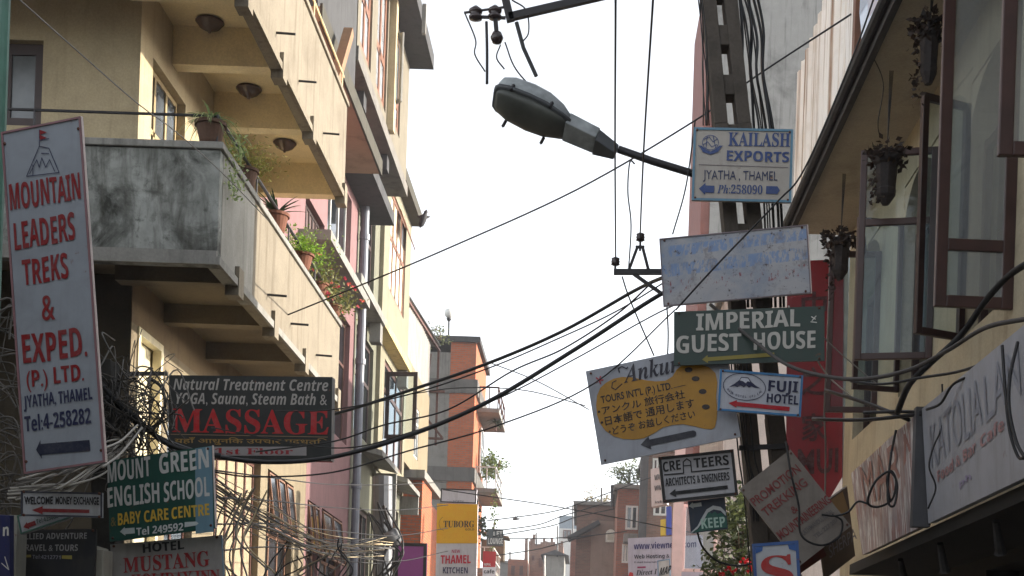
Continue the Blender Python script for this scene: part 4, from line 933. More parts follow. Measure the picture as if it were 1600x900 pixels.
S.text('Food & Bar', (1466, 754), (1526, 706), 17, (164, 124, 126), 'sans'); S.text('Cafe', (1533, 700), (1570, 670), 18, (164, 124, 126), 'sans'); S.text('ph', (1500, 761), (1518, 748), 10, (150, 140, 170), 'sans')
def streaky(name):
    m, nt, b = nodes_of(name, .5, 0, .35); v = coords(nt); vs = coords(nt, (9, 9, .5))
    c = mixc(nt, ramp(nt, noise(nt, vs, 1.5, 6, .7), .45, .62), lin((164, 152, 152)), lin((148, 100, 92)))
    c = mixc(nt, ramp(nt, noise(nt, vs, 3.2, 4, .6), .53, .58), c, lin((212, 208, 206)))
    c = mixc(nt, ramp(nt, noise(nt, v, 3, 6), .5, .75), c, lin((110, 104, 110)))
    nt.links.new(c, b.inputs['Base Color']); return m
S = ledge_board('shop_board', 'streaked pinkish ledge board with washed out red letters, farther along the ledge', [Vector((2.22, 11.7, 3.5)), Vector((2.25, 9.51, 3.58)), Vector((2.32, 9.51, 2.8)), Vector((2.32, 11.6, 2.8))], streaky('streaked_board'))
S.text('MARA', (1352, 792), (1438, 742), 62, (152, 104, 96), 'plain')
m = MB().box(2.22, 2.34, 9.41, 9.49, 2.78, 3.6).build('board_post', plain('post_steel', (70, 70, 74), .6), G)
# --- small boards down the street, right
S = Sign('web_sign', 'lilac white board reading www.viewnews.com behind the pink framed casement', ((981, 841), (1097, 836), (1098, 935), (982, 935)), 27, board('lilac_board', (196, 192, 208), amount=.15), th=.12)
S.text('www.viewnews.com', (990.5, 858.5), (1088, 855), 10, (48, 44, 104), off=.01); S.text('Web Hosting &', (991, 873), (1046, 871.5), 6, (50, 48, 60), off=.01); S.text('E-mail Internet', (991.5, 880), (1026, 879.5), 2.6, (60, 58, 70), off=.01)
S.shape([(996, 885.5), (1009, 885), (1009, 887.5), (996, 888)], (150, 40, 90), 'mark', .01); S.text('Direct I', (994, 899), (1027, 897), 8, BLK, 'serifi', off=.01); S.shape([(982, 900), (984, 894), (989, 895), (990, 904)], (190, 50, 50), 'mark', .01)
S = Sign('map_sign', 'small white board with slanted black letters in front of the lilac web board', ((1027, 876), (1047, 873), (1049, 925), (1029, 928)), 26, board('white_board', (206, 206, 206), amount=.15), border=plain('blue_frame', (120, 150, 180), .5), bw=.02)
S.text('MAP', (1030, 900), (1047, 896), 12, BLK, 'sans', slant=.3, off=.008)
S = Sign('advert_sign', 'pale pink projecting sign behind the black framed architects board', ((1016.5, 733), (1040, 728), (1042, 790), (1018, 792)), 40, board('pale_pink_board', (206, 190, 190), amount=.2), th=.15)
S.text('WWW', (1023, 751), (1040, 748), 9, BLK, off=.02); S.text('WWW', (1023, 767), (1040, 765), 8, BLK, off=.02); S.text('info', (1024, 787), (1038, 786), 4, BLK, off=.02)
S = Sign('blue_banner', 'narrow blue upright banner beside a small yellow one, right side of the street', ((1041, 792), (1048, 791), (1048, 835), (1041, 836)), 45, board('strong_blue', (50, 74, 170), amount=.2), th=.08)
S = Sign('yellow_banner', 'small yellow upright banner left of the narrow blue one', ((1032, 812), (1040, 811), (1040, 836), (1032, 837)), 45, board('strong_yellow', (214, 180, 50), amount=.2), th=.08)
# ================================================================== poles, lamp, brackets
YP = 10.85
CP = plaster('pole_concrete', (88, 81, 74), (40, 37, 34), .6, .6, patch=4)
P = thing('utility_pole', 'leaning slotted concrete utility pole carrying a stack of signs, right', 'pole', (1.66, YP, 0))
def pc(y):       # centre line and half width of the pole in photo pixels at a picture height
    return 1123 + (y / 650.0) * 65.5, 26.5 + 7 * y / 650.0
legs = [[], []]
for y in (-420, -200, 0, 200, 420, 650, 900, 1200, 1370):
    c, h = pc(y)
    legs[0].append(onY(c - h * .62, y, YP)); legs[1].append(onY(c + h * .62, y, YP))
lm = MB()
for L_ in legs:
    for i in range(len(L_) - 1):
        y = (-420, -200, 0, 200, 420, 650, 900, 1200, 1370)[i]; w = pc(y)[1] * .76 / F * YP
        lm.beam(L_[i], L_[i + 1] + (L_[i + 1] - L_[i]) * .001, w, .2, (0, 1, 0))
y = -400; tops = []
while y < 660:
    c, h = pc(y); a, b = onY(c - h * .3, y, YP), onY(c + h * .3, y, YP); d = (onY(*((pc(y + 10)[0], y + 10)), YP) - onY(c, y, YP)).normalized()
    hh = (31 if y > -30 else 60) / F * YP
    q = [a - d * hh / 2, b - d * hh / 2, b + d * hh / 2, a + d * hh / 2]
    lm.prism([v + Vector((0, -.085, 0)) for v in q], (0, .17, 0)); y += 77
c, h = pc(760); lm.beam(onY(c - 4, 740, YP), onY(*(pc(1360)[0] - 4, 1360), YP), .1, .16, (0, 1, 0))
lm.build('shaft', CP, P, bevel=.006)
m = MB()
for y in (455, 700): 
    c, h = pc(y); m = MB(); m.beam(onY(c - h - 3, y, YP - .13), onY(c + h + 3, y - 3, YP - .13), .02, .04); m.beam(onY(c - h - 3, y, YP + .13), onY(c + h + 3, y - 3, YP + .13), .02, .04)
    for e in (-1, 1): m.beam(onY(c + e * (h + 3), y, YP - .14), onY(c + e * (h + 3), y, YP + .14), .02, .04)
    m.build('clamp_band', STEEL, P)
# street lamp
SL = thing('street_lamp', 'grey cobra head street lamp on an arm reaching left from the pole', 'street lamp', onY(1120, 285, YP))
arm = [onY(x, y, YP) for x, y in ((1132, 290), (1082, 271), (1020, 252), (966, 233))]
MB().tube(arm, .03, 10).build('arm', STEEL, SL, smooth=True)
LG = plain('lamp_grey', (140, 145, 146), .6, 0, .3)
# head: cross sections along its axis, drawn from above-left to the socket
ax0, ax1 = onY(774, 150, YP - .1), onY(966, 236, YP)
d = (ax1 - ax0).normalized(); Lh = (ax1 - ax0).length
side = Vector((0, 1, 0)); upv = side.cross(d).normalized()
upv = upv if upv.z > 0 else -upv
side = (side + upv * .0).normalized()
tilt = rad(-25)                               # rolled so that its open underside turns to the viewer
sd = side * math.cos(tilt) + upv * math.sin(tilt); un = upv * math.cos(tilt) - side * math.sin(tilt)
def sec(t, w, hu, hd, n=14):
    c = ax0 + d * (Lh * t); o = []
    for k in range(n):
        a = 2 * math.pi * k / n; x, z = math.cos(a), math.sin(a)
        e = .5
        xx = math.copysign(abs(x) ** e, x); zz = math.copysign(abs(z) ** e, z)
        o.append(c + sd * (xx * w) + un * (zz * (hu if z > 0 else hd)))
    return o
def loft(name, secs, mat, parent):
    m = MB(); n = len(secs[0]); vs = [p for s_ in secs for p in s_]
    fs = [(i * n + k, i * n + (k + 1) % n, (i + 1) * n + (k + 1) % n, (i + 1) * n + k) for i in range(len(secs) - 1) for k in range(n)] + [tuple(range(n))[::-1], tuple(range((len(secs) - 1) * n, len(secs) * n))]
    m.add(vs, fs); return m.build(name, mat, parent, smooth=True)
loft('housing', [sec(0, .09, .09, .01), sec(.02, .12, .14, .012), sec(.1, .145, .17, .015), sec(.25, .155, .18, .015), sec(.38, .15, .17, .015), sec(.5, .125, .13, .015), sec(.58, .1, .07, .012)], LG, SL)
BOWL = glass('lamp_bowl', (58, 60, 56), .45, .4)
loft('rim', [sec(-.01, .1, -.012, .03), sec(.02, .135, -.012, .03), sec(.1, .16, -.012, .03), sec(.26, .172, -.012, .03), sec(.4, .165, -.012, .03), sec(.53, .13, -.012, .03), sec(.6, .1, -.012, .03)], plain('lamp_dark', (70, 72, 74), .5, .3), SL)
loft('diffuser', [sec(.01, .08, -.031, .04), sec(.04, .115, -.031, .06), sec(.12, .14, -.031, .085), sec(.28, .15, -.031, .095), sec(.42, .14, -.031, .085), sec(.53, .11, -.031, .06), sec(.585, .08, -.031, .04)], BOWL, SL)
gear = MB()
def gbox(t0, t1, w0, w1, h0, h1, low):
    q = []
    for t, w, h in ((t0, w0, h0), (t1, w1, h1)):
        c = ax0 + d * (Lh * t); q += [c - sd * w - un * low, c + sd * w - un * low, c + sd * w + un * h, c - sd * w + un * h]
    gear.add(q, [(0, 1, 2, 3), (7, 6, 5, 4), (0, 4, 5, 1), (1, 5, 6, 2), (2, 6, 7, 3), (3, 7, 4, 0)])
gbox(.57, .82, .095, .085, .07, .06, .05); gear.build('gear_box', LG, SL, bevel=.008)
gear = MB(); gbox(.821, .99, .08, .035, .05, .03, .07); gear.build('socket', plain('lamp_dark', (70, 72, 74), .5, .3), SL, bevel=.006)
for t, w in ((.12, .15), (.43, .15)):
    c = ax0 + d * (Lh * t) + un * .03 - sd * w; MB().beam(c, c - un * .06, .02).build('clip', STEEL, SL)
    c = ax0 + d * (Lh * t) - un * .05 + sd * (w - .01); MB().beam(c, c - un * .07, .018).build('hinge_tab', STEEL, SL)
# top cross arm with insulators
X = thing('cross_arm', 'long steel cross arm with dangling insulators at the top of the view', 'bracket', onY(1110, -55, YP))
MB().beam(onY(1120, -48, YP), onY(795, 27, YP), .05, .055).build('arm', STEEL, X)
MB().beam(onY(783, -30, YP), onY(798, 33, YP), .05, .06).build('end_plate', STEEL, X)
MB().beam(onY(735, 26, YP), onY(790, 28, YP), .02).build('pin', STEEL, X); MB().beam(onY(725, 20, YP), onY(790, 11, YP), .014).build('pin', STEEL, X)
INS = plain('brown_porcelain', (56, 44, 44), .25, var=.2)
IP = [(.012, 0), (.05, .01), (.055, .03), (.035, .045), (.052, .06), (.055, .08), (.03, .1), (.012, .115)]
for x, y in ((743, 32), (773, 31)): MB().lathe(onY(x, y, YP), IP, 14).build('insulator', INS, X, smooth=True)
a = onY(774, 28, YP); b = onY(776, 52, YP); MB().beam(a, b, .035).build('drop_link', STEEL, X)
c = onY(776.5, 59, YP); MB().lathe(c, [(.002, -.052), (.035, -.04), (.052, 0), (.035, .04), (.002, .052)], 14).build('ball_insulator', INS, X, smooth=True)
m = MB().tube([onY(807, 35, YP), onY(818, 75, YP), onY(838, 119, YP)], .016, 8); m.build('loose_strap', BLACK, X)
# small bracket with two insulators
K = thing('bracket', 'small A shaped steel bracket with two insulators left of the faded sign', 'bracket', onY(1035, 425, YP))
m = MB(); q = lambda x, y: onY(x, y, YP)
m.beam(q(959, 425), q(1120, 425), .04); m.beam(q(983, 421), q(996, 386), .022); m.beam(q(1013, 421), q(1004, 386), .022); m.beam(q(993, 386), q(1007, 386), .02); m.beam(q(990, 428), q(1034, 459), .025); m.beam(q(1034, 459), q(1120, 430), .02)
m.build('frame', STEEL, K)
for x, y0, y1 in ((961, 425, 414), (1000, 392, 376)): MB().tube([q(x, y0), q(x + .5, y1)], .009, 6).build('pin', STEEL, K); MB().lathe(q(x + .5, y1 + 1), [(.02, 0), (.036, .008), (.03, .02), (.036, .03), (.03, .042), (.034, .055), (.012, .066)], 12).build('insulator', INS, K, smooth=True)
# left pole, meter box
LP = MB(); LP.prism([onY(148, 1600, 9.3), onY(196, 1600, 9.3), onY(172, 560, 9.3), onY(140, 560, 9.3)], (0, .2, 0))
LP = LP.build('utility_pole', plaster('black_pole', (62, 60, 56), (30, 30, 30), .6, .6, patch=3), bevel=.01); tag(LP, 'dark utility pole behind the stacked signs and tangled cables, left', 'pole')
MBx = thing('meter_box', 'pale grey metal meter box on the left pole under the signs', 'box', onY(138, 960, 8.85))
a, b = onY(115, 945, 8.8), onY(162, 858, 8.8); MB().box(a.x, b.x, 8.8, 8.98, a.z, b.z).build('case', board('pale_box', (190, 188, 176), amount=.2), MBx, bevel=.006)
MB().box(a.x - .02, b.x - .04, 8.76, 9.0, b.z + .001, b.z + .018).build('lid', board('pale_box', (190, 188, 176)), MBx)
MB().box(onY(141, 883, 8.79).x, onY(144, 883, 8.79).x, 8.79, 8.799, onY(141, 886, 8.79).z, onY(141, 882, 8.79).z).build('lock', BLACK, MBx)
# street speaker on the far grey post
SPk = thing('post_lamp', 'drum shaped grey lamp on a thick grey post by the window hoods', 'lamp', onY(598, 850, 24))
MB().tube([onY(598, 745, 24), onY(598, 900, 24), onY(598, 1260, 24)], .17, 12).build('post', plain('post_grey', (84, 88, 94), .5), SPk)
c = onY(611, 838, 23.6); MB().lathe(c - Vector((0, 0, .12)), [(.12, 0), (.16, .03), (.17, .14), (.12, .17), (.06, .24), (.02, .27)], 14, (.25, -.1, 1)).build('drum', plain('drum_grey', (92, 94, 96), .6), SPk, smooth=True)
MB().beam(onY(600, 790, 23.8), onY(612, 832, 23.7), .05).build('arm', STEEL, SPk)

# ================================================================== cables
def spline(pts, n=8):
    pts = [Vector(p) for p in pts]; P_ = [pts[0] * 2 - pts[1]] + pts + [pts[-1] * 2 - pts[-2]]; o = []
    for i in range(1, len(P_) - 2):
        for k in range(n):
            t = k / n; a, b, c, e = P_[i - 1:i + 3]
            o.append(.5 * ((2 * b) + (c - a) * t + (2 * a - 5 * b + 4 * c - e) * t * t + (3 * b - a - 3 * c + e) * t ** 3))
    return o + [pts[-1]]
def cable(label, pts, r, mat=BLACK, group=None, name='cable', cat='cable', n=6):
    P_ = []
    Y0_, Y1_ = pts[0][2] if len(pts[0]) > 2 else None, None
    o = MB().tube(spline([onY(*p) for p in pts]), r, n).build(name, mat, None, smooth=True)
    return tag(o, label, cat, group)
def ylerp(pts, Ya, Yb): return [(x, y, Ya + (Yb - Ya) * i / (len(pts) - 1)) for i, (x, y) in enumerate(pts)]
GREYW = plain('grey_cable', (120, 116, 110), .6, var=.15); BEIGE = plain('beige_cable', (190, 172, 136), .6, var=.2); PALE = plain('pale_cable', (190, 186, 178), .5, var=.1)
cable('upper thick black cable swooping from the bracket to behind the massage sign', ylerp([(1100, 410), (1040, 432), (990, 455), (880, 517), (764, 567), (640, 610), (522, 647), (420, 668), (330, 672)], 10.8, 15.0), .016)
cable('lower thick black cable swooping from the pole to behind the school sign', ylerp([(1100, 432), (1034, 459), (900, 545), (764, 627), (640, 680), (520, 714), (420, 722), (333, 712), (262, 690), (205, 655), (165, 620)], 10.8, 9.2), .0165)
cable('thin dark wire just below the upper thick cable', ylerp([(1040, 440), (960, 488), (870, 530), (764, 575), (640, 616), (520, 640), (430, 642)], 10.9, 12.5), .006)
cable('thin wire sagging between the two thick cables over the street', ylerp([(1020, 440), (965, 490), (880, 545), (800, 580), (700, 640), (600, 664), (520, 690), (400, 706)], 10.9, 12.5), .007)
cable('thin wire crossing under the lower thick cable', ylerp([(1110, 455), (1030, 488), (900, 560), (780, 622), (640, 676), (520, 700), (330, 668)], 11, 12.6), .006)
cable('thin straight wire from the pole under both thick cables to the massage sign', ylerp([(1055, 484), (930, 598), (780, 664), (640, 704), (520, 738), (400, 745), (336, 738)], 10.7, 9.5), .006)
cable('long straight wire from the tin parapet across the street to the lower balcony', [(1330, 22, 12.2), (1180, 120, 12.8), (1088, 187, 13.2), (900, 297, 14.2), (700, 388, 15.4), (560, 447, 16.2), (420, 504, 17.0)], .009)
cable('pale thin wire slanting down across the cream wall to the balcony corner', [(20, -10, 8), (110, 70, 9.5), (213, 160, 11), (275, 206, 12), (345, 268, 13), (420, 345, 13.5)], .005, GREYW)
for i, (lab, pts) in enumerate((('leftmost of the thin upright overhead wires, ending on the bracket insulator', [(962, 405, 10.85), (961, 230, 8.8), (962, -10, 6.8)]),
        ('thin upright overhead wire ending on the A shaped bracket', [(1000, 372, 10.85), (1006, 230, 8.8), (1021, -10, 6.8)]),
        ('short curling wire hanging between the overhead wires', [(992, 256, 10.6), (984, 254, 10.6), (981, 300, 10.7), (986, 352, 10.8), (982, 424, 10.85)]),
        ('thin wire from the exports sign corner down to the faded sign', [(1086, 190, 10.8), (1072, 290, 10.8), (1051, 366, 10.8)]),
        ('thin wire dropping from the bracket past the tours sign', [(972, 432, 10.9), (985, 470, 11), (1022, 556, 11)]),
        ('fine wire dropping from the faded sign corner to the tours sign', [(1042, 478, 10.9), (1044, 520, 10.9), (1043, 560, 10.9)]),
        ('thin dangling twisted wire below the left insulators', [(760, 34, 10.85), (761, 80, 10.85), (761, 131, 10.85)]),
        ('looped wire hanging beside the ball insulator', [(727, 22, 10.85), (743, 62, 10.8), (742, 85, 10.8), (758, 112, 10.85)]),
        ('fine wire from the ball insulator to the street lamp head', [(789, 66, 10.85), (806, 108, 10.85), (845, 152, 10.9)]),
        ('small hooked wire under the ball insulator', [(782, 70, 10.85), (776, 90, 10.85), (788, 108, 10.85)]),
        ('short loop of wire above the loose strap', [(800, 0, 10.85), (822, 16, 10.85), (826, 50, 10.85), (816, 66, 10.85)]))):
    cable(lab, pts, .006 if i != 6 else .012)
# distant wires over the street
for lab, pts, Y in (('dark wire from the brick piers across the far street to the shrub', [(692, 765), (780, 778), (860, 790), (980, 812), (1100, 836), (1180, 850)], 32),
        ('far wire running level from the lounge sign to the white house', [(760, 814), (860, 800), (915, 783), (1000, 752), (1030, 742)], 46), ('second far wire below the first from the lounge sign', [(770, 830), (840, 820), (880, 806), (960, 782)], 48),
        ('third far wire rising slowly towards the corner house', [(770, 838), (860, 822), (900, 808), (960, 795)], 50), ('far level wire just above the brick house at the end', [(770, 842), (860, 841), (930, 836), (980, 830)], 52),
        ('lowest far wire beside the gabled shed', [(775, 868), (840, 858), (900, 842), (930, 836)], 54), ('thin wire from the tiled house to the tours sign', [(640, 616), (720, 606), (820, 610), (915, 634)], 20),
        ('thin wire rising from the brick house roof to the left', [(764, 566), (840, 596), (920, 640)], 30)):
    cable(lab, [(x, y, Y) for x, y in pts], .012 * Y / 32)
# right side
cable('thick black cable arching in front of the big casement at right', ylerp([(1610, 408), (1575, 432), (1540, 470), (1500, 525), (1440, 580), (1418, 606), (1402, 645)], 8.0, 9.6), .022)
cable('thick grey bundled cable crossing the building corner under the casements', ylerp([(1610, 497), (1540, 512), (1480, 548), (1420, 578), (1350, 592), (1290, 588), (1230, 570), (1175, 530), (1110, 476)], 7.6, 10.6), .014, plain('dusty_cable', (70, 66, 64), .6))
cable('thinner cable along the thick grey bundle', ylerp([(1605, 520), (1550, 560), (1500, 580), (1440, 590), (1380, 600), (1330, 596)], 7.6, 9.8), .009)
cable('twisted thin cable drooping over the long ledge board', ylerp([(1560, 545), (1530, 580), (1490, 600), (1470, 630), (1448, 640)], 8.0, 8.9), .009)
cable('slack cable loop hanging in front of the long ledge board', ylerp([(1566, 540), (1570, 600), (1577, 670), (1590, 712), (1600, 716)], 6.9, 6.6), .008)
cable('second slack cable loop hanging in front of the long ledge board', ylerp([(1590, 535), (1578, 590), (1577, 640), (1588, 690), (1602, 716)], 6.9, 6.5), .009)
cable('thin cable dropping past the gap between the two ledge boards', ylerp([(1472, 600), (1473, 660), (1458, 700), (1452, 730), (1462, 762), (1450, 795)], 8.9, 9.0), .006)
cable('steel stay bar from the banner to the board post', ylerp([(1270, 655), (1350, 656), (1440, 647)], 10.8, 9.4), .014, STEEL)
cable('crossed stay bar below the casements', ylerp([(1290, 610), (1360, 632), (1420, 656)], 10.9, 9.6), .016, STEEL)
cable('upper stay bar below the casements', ylerp([(1350, 645), (1400, 643), (1440, 644)], 10.0, 9.4), .012, STEEL)
cable('wire loop coiled on the streaked pinkish board', [(1400, 672, 10), (1391, 720, 10), (1387, 780, 9.9), (1397, 790, 9.9), (1402, 760, 9.9), (1396, 742, 9.9), (1385, 738, 9.9), (1366, 755, 9.9), (1356, 785, 9.95), (1372, 792, 9.95), (1394, 780, 9.95), (1400, 752, 9.95), (1392, 736, 9.95), (1386, 752, 9.95), (1391, 784, 9.95)], .009)
cable('wire trailing from the coil to the askew mountaineering sign', [(1356, 787, 9.95), (1340, 784, 10), (1325, 800, 10), (1305, 806, 10), (1284, 804, 10)], .008)
cable('wire drooping over the face of the askew mountaineering sign', [(1228, 690, 10.1), (1236, 740, 10.05), (1248, 790, 10.05), (1252, 836, 10.05), (1282, 852, 10.05), (1310, 840, 10.1), (1316, 815, 10.1), (1300, 804, 10.1)], .008)
cable('pale cord hanging down the red banner', [(1296, 470, 10.9), (1292, 560, 11), (1288, 640, 11), (1290, 700, 11), (1289, 780, 11)], .007, GREYW)
cable('pale string slanting over the guest house sign to the banner', ylerp([(1232, 478), (1250, 512), (1288, 580), (1330, 620)], 10.3, 10.6), .006, PALE)
cable('blue grey string slanting from the guest house sign to the right', ylerp([(1252, 480), (1290, 530), (1340, 575), (1370, 600)], 10.3, 10.3), .005, GREYW)
cable('dark wire from the faded sign up to the tin parapet', ylerp([(1056, 484), (1120, 414), (1212, 318), (1258, 262), (1330, 95), (1368, -10)], 10.35, 9.3), .007)
cable('black cable drooping from the keep sign to the shrub', [(1089, 830, 10.8), (1098, 855, 11), (1120, 876, 11), (1150, 884, 11), (1180, 880, 10.9)], .009)
cable('thin wire hanging in the balcony soffit beside the hanging basket', [(1360, 80, 11.6), (1380, 130, 11.8), (1372, 190, 11.9), (1375, 215, 12)], .005)
for i in range(11):
    x0 = 1156 + 3.6 * i + random.uniform(-2, 2); s_ = -4 + 1.8 * i
    pts = [(x0 - 14 + random.uniform(-6, 6), -20), (x0 - 4 + s_ * .3, 50 + random.uniform(-15, 15)), (x0 + random.uniform(-4, 8), 115), (x0 + 8 + s_ * .5, 200), (x0 + 14 + s_, 330), (x0 + 18 + s_, 480)]
    cable('black cable running down the right edge of the leaning pole', [(x, y, YP + random.uniform(-.05, .12)) for x, y in pts], random.choice((.006, .008, .011)), group='black cables down the leaning pole')
for i in range(6):
    x0 = 1092 + 12 * random.random()
    pts = [(x0 - 4, -20), (x0 + random.uniform(-4, 4), 50), (x0 + 4 + random.uniform(-5, 5), 120), (x0 + 6, 196)]
    cable('thin cable hanging down the left edge of the leaning pole', [(x, y, YP + random.uniform(-.1, .1)) for x, y in pts], .005, group='thin cables at the left edge of the pole')
for i in range(5):
    x0 = 1152 + 6 * i; cable('wire running down between the two legs of the leaning pole', [(x0 - 10, 560, YP - .14), (x0 + random.uniform(-6, 6), 700, YP - .16), (x0 + 14 + random.uniform(-6, 6), 780, YP - .12), (x0 + 24, 940, YP)], .006, group='wires between the legs of the leaning pole')
# beige bundle in front of the left windows, each strand a cable
for i in range(20):
    t = i / 19.0; j = lambda s=2: random.uniform(-s, s)
    Ya, Yb = 9.6 + random.uniform(0, .6), 15.5 + random.uniform(-.5, .5); o1, o2, o3 = j(10), j(14), j(12)
    pts = [(262, 692 + 60 * t + o1), (338, 744 + 46 * t + o1 + j(3)), (385, 774 + 50 * t + (o1 + o2) / 2 + j()), (430, 800 + 44 * t + o2 + j()), (480, 828 + 32 * t + (o2 + o3) / 2 + j(3)), (528, 843 + 24 * t + o3 + j()), (600 + j(20), 838 + 36 * t + j(8))]
    cable('beige cable in the sagging bundle before the left windows', ylerp(pts, Ya, Yb), random.choice((.004, .005, .006, .008)), random.choice((BEIGE, GREYW, BLACK, plain('tan_cable', (150, 130, 98), .6))), 'beige cables sagging before the left windows')
for i in range(16):
    x = random.uniform(440, 545); y = random.uniform(840, 870)
    cable('loose end of cable drooping from the beige bundle', [(x, y, 14), (x + random.uniform(-14, 14), y + 18, 14), (x + random.uniform(-45, 25), y + 45 + random.uniform(-10, 10), 13.9), (x + random.uniform(-60, 60), y + 75, 13.8)], random.choice((.007, .009)), random.choice((BEIGE, GREYW, BLACK)), 'loose cable ends under the beige bundle')
for i in range(10):
    x = random.uniform(340, 400); y = random.uniform(800, 830)
    cable('cable curling down beside the grey hotel sign', [(x + 20, y - 40, 11), (x, y, 11), (x - 14 + random.uniform(-10, 10), y + 40, 10.8), (x + random.uniform(-40, 40), y + 90, 10.6)], .007, random.choice((BEIGE, GREYW)), 'cables curling beside the hotel sign')
for i in range(9):
    x = 590 + 4 * i + random.uniform(-6, 6)
    cable('dark cable hanging around the grey post by the window hoods', [(x - 16, 800 + random.uniform(-20, 20), 23.6), (x + random.uniform(-8, 8), 838, 23.5), (x + random.uniform(-22, 22), 868, 23.4), (x + random.uniform(-30, 10), 908, 23.4)], .016, BLACK, 'dark cables around the grey post')
for i in range(4):
    y = 735 + 36 * i
    cable('thin dark wire strung in front of the pink and olive walls', ylerp([(336, y + 6 * i), (430, y + 12), (520, y + 22), (620, y + 22 + 4 * i), (700, y + 18)], 10, 26), .007, group='thin wires in front of the pink and olive walls')
# the knot of cables round the left pole: nobody could count it
tm = MB()
for i in range(95):
    cx, cy = random.gauss(202, 24), random.gauss(640, 36); k = random.randint(3, 5); pts = []
    for q_ in range(k): pts.append((cx + random.gauss(0, 20) + (q_ - 1.5) * 16, cy + random.gauss(0, 26) + (q_ - 1.5) * 13, 9.35 + random.uniform(-.25, .35)))
    tm.tube(spline([onY(*p) for p in pts], 5), random.choice((.003, .004, .0055)), 5, cap=False)
tag(tm.build('cable_tangle', plain('dusty_black_cable', (84, 80, 74), .6, var=.4, scale=9), None, smooth=True, fix=False), 'knotted mass of dusty cables round the left pole', 'cables', kind='stuff')
tm = MB()
for i in range(70):
    x, y = random.uniform(-20, 40), random.uniform(480, 800)
    if i % 3 == 0: pts = [(-30, y, 8.9), (x, y + random.uniform(-30, 40), 9), (x + 60, y + random.uniform(-10, 60), 9.1), (165, 690 + random.uniform(-40, 70), 9.25)]
    else: pts = [(-30, y, 8.9), (x, y + random.gauss(0, 25), 9), (x + random.gauss(10, 20), y + random.gauss(20, 30), 9)]
    tm.tube(spline([onY(*p) for p in pts], 5), random.choice((.0035, .005, .007)), 5, cap=False)
tag(tm.build('cable_tangle', plain('dusty_grey_cable', (96, 92, 86), .6, var=.4, scale=9), None, smooth=True, fix=False), 'loose web of dusty cables at the left edge behind the trekking sign', 'cables', kind='stuff')
for i in range(14):
    y = random.uniform(740, 775)
    cable('pale cable fanning out above the money exchange sign', [(30 + random.uniform(-20, 20), y + 8, 8.5), (75 + random.uniform(-10, 10), y + random.uniform(-8, 6), 8.55), (110 + random.uniform(-8, 8), y - 8 + random.uniform(-8, 8), 8.7), (150 + random.uniform(-10, 20), y - 40 + random.uniform(-10, 20), 9.0), (210, 690 + random.uniform(-20, 20), 9.3)], random.choice((.005, .007)), random.choice((PALE, GREYW)), 'pale cables above the money exchange sign')
cable('pale stiff cable bending from the trekking sign to the tangle', [(160, 730, 8.6), (185, 712, 8.8), (205, 690, 9), (222, 668, 9.1)], .008, PALE)
cable('second pale cable beside the trekking sign edge', [(165, 700, 8.6), (190, 688, 8.8), (215, 664, 9)], .007, PALE)
cable('thick dark cable bundle curving from the tangle into the lower thick cable', ylerp([(150, 590), (180, 625), (215, 655), (255, 690), (300, 706), (345, 712)], 9.2, 9.4), .019)
cable('round dark cable loop hanging beside the massage sign', [(232, 590, 10), (252, 605, 10), (258, 635, 10), (248, 660, 10), (225, 672, 10), (205, 668, 10)], .013)

# ================================================================== plants
def pot(root, c, r, h, mat, name='pot'):
    MB().lathe(c, [(r * .62, 0), (r * .7, h * .1), (r * .92, h * .82), (r * 1.06, h * .84), (r * 1.06, h), (r * .9, h), (r * .85, h * .9)], 18).build(name, mat, root, smooth=False)
def strap(mb, base, direction, L, W, droop, n=7):
    d = Vector(direction).normalized(); p = Vector(base); side_ = d.cross(Vector((0, 0, 1))).normalized() if abs(d.z) < .98 else Vector((1, 0, 0)); L_, R_ = [], []
    for i in range(n + 1):
        t = i / n; w = W * (1 - t) ** .7 * (.5 + min(1, t * 4) * .5)
        L_.append(p + side_ * w / 2); R_.append(p - side_ * w / 2)
        p = p + d * (L / n); d = (d + Vector((0, 0, -droop / n))).normalized()
    mb.add(L_ + R_, [(i, i + 1, n + 2 + i, n + 1 + i) for i in range(n)])
def bush(mb, c, rad3, n, ls, clumps=7):
    cs = [Vector((random.gauss(0, .5), random.gauss(0, .5), random.gauss(0, .5))) for _ in range(clumps)]
    for i in range(n):
        k = random.choice(cs); v = k + Vector((random.gauss(0, .28), random.gauss(0, .28), random.gauss(0, .28)))
        mb.leaf(Vector(c) + Vector((v.x * rad3[0], v.y * rad3[1], v.z * rad3[2])), ls * random.uniform(.6, 1.3), ls * random.uniform(.35, .6))
TERRA = plaster('terracotta_pot', (118, 76, 58), (90, 70, 58), .4, .3, patch=6); DARKPOT = plaster('dark_pot', (96, 72, 58), (50, 42, 36), .5, .3, patch=6)
ZP = 6.872
def pot_at(Y): return Vector((XP - .06, Y, ZP))
spd = thing('potted_plant', 'spider plant with trailing vines in a pot on the balcony corner', 'potted plant', (onY(328, 236, 13.66).x, 13.66, ZP), 'potted plants on the lower balcony')
c = ORG[spd.name]; pot(spd, c, .15, .21, DARKPOT)
f = MB()
for i in range(70): 
    a = random.uniform(0, 6.28); strap(f, c + Vector((0, 0, .2)), (math.cos(a), math.sin(a), random.uniform(.3, 1.3)), random.uniform(.25, .45), .02, random.uniform(1.5, 3))
for i in range(26):
    y0 = random.uniform(0, .3); x0 = random.uniform(.12, .28)
    strap(f, c + Vector((x0, y0, random.uniform(-.35, .2))), (random.uniform(-.3, .6), random.uniform(-.2, 1), random.uniform(-.8, .3)), random.uniform(.1, .22), .02, 2)
for i in range(160): f.leaf(c + Vector((.2 + random.gauss(0, .05) , random.uniform(0, .5), random.uniform(-.45, .2))), .05, .025)
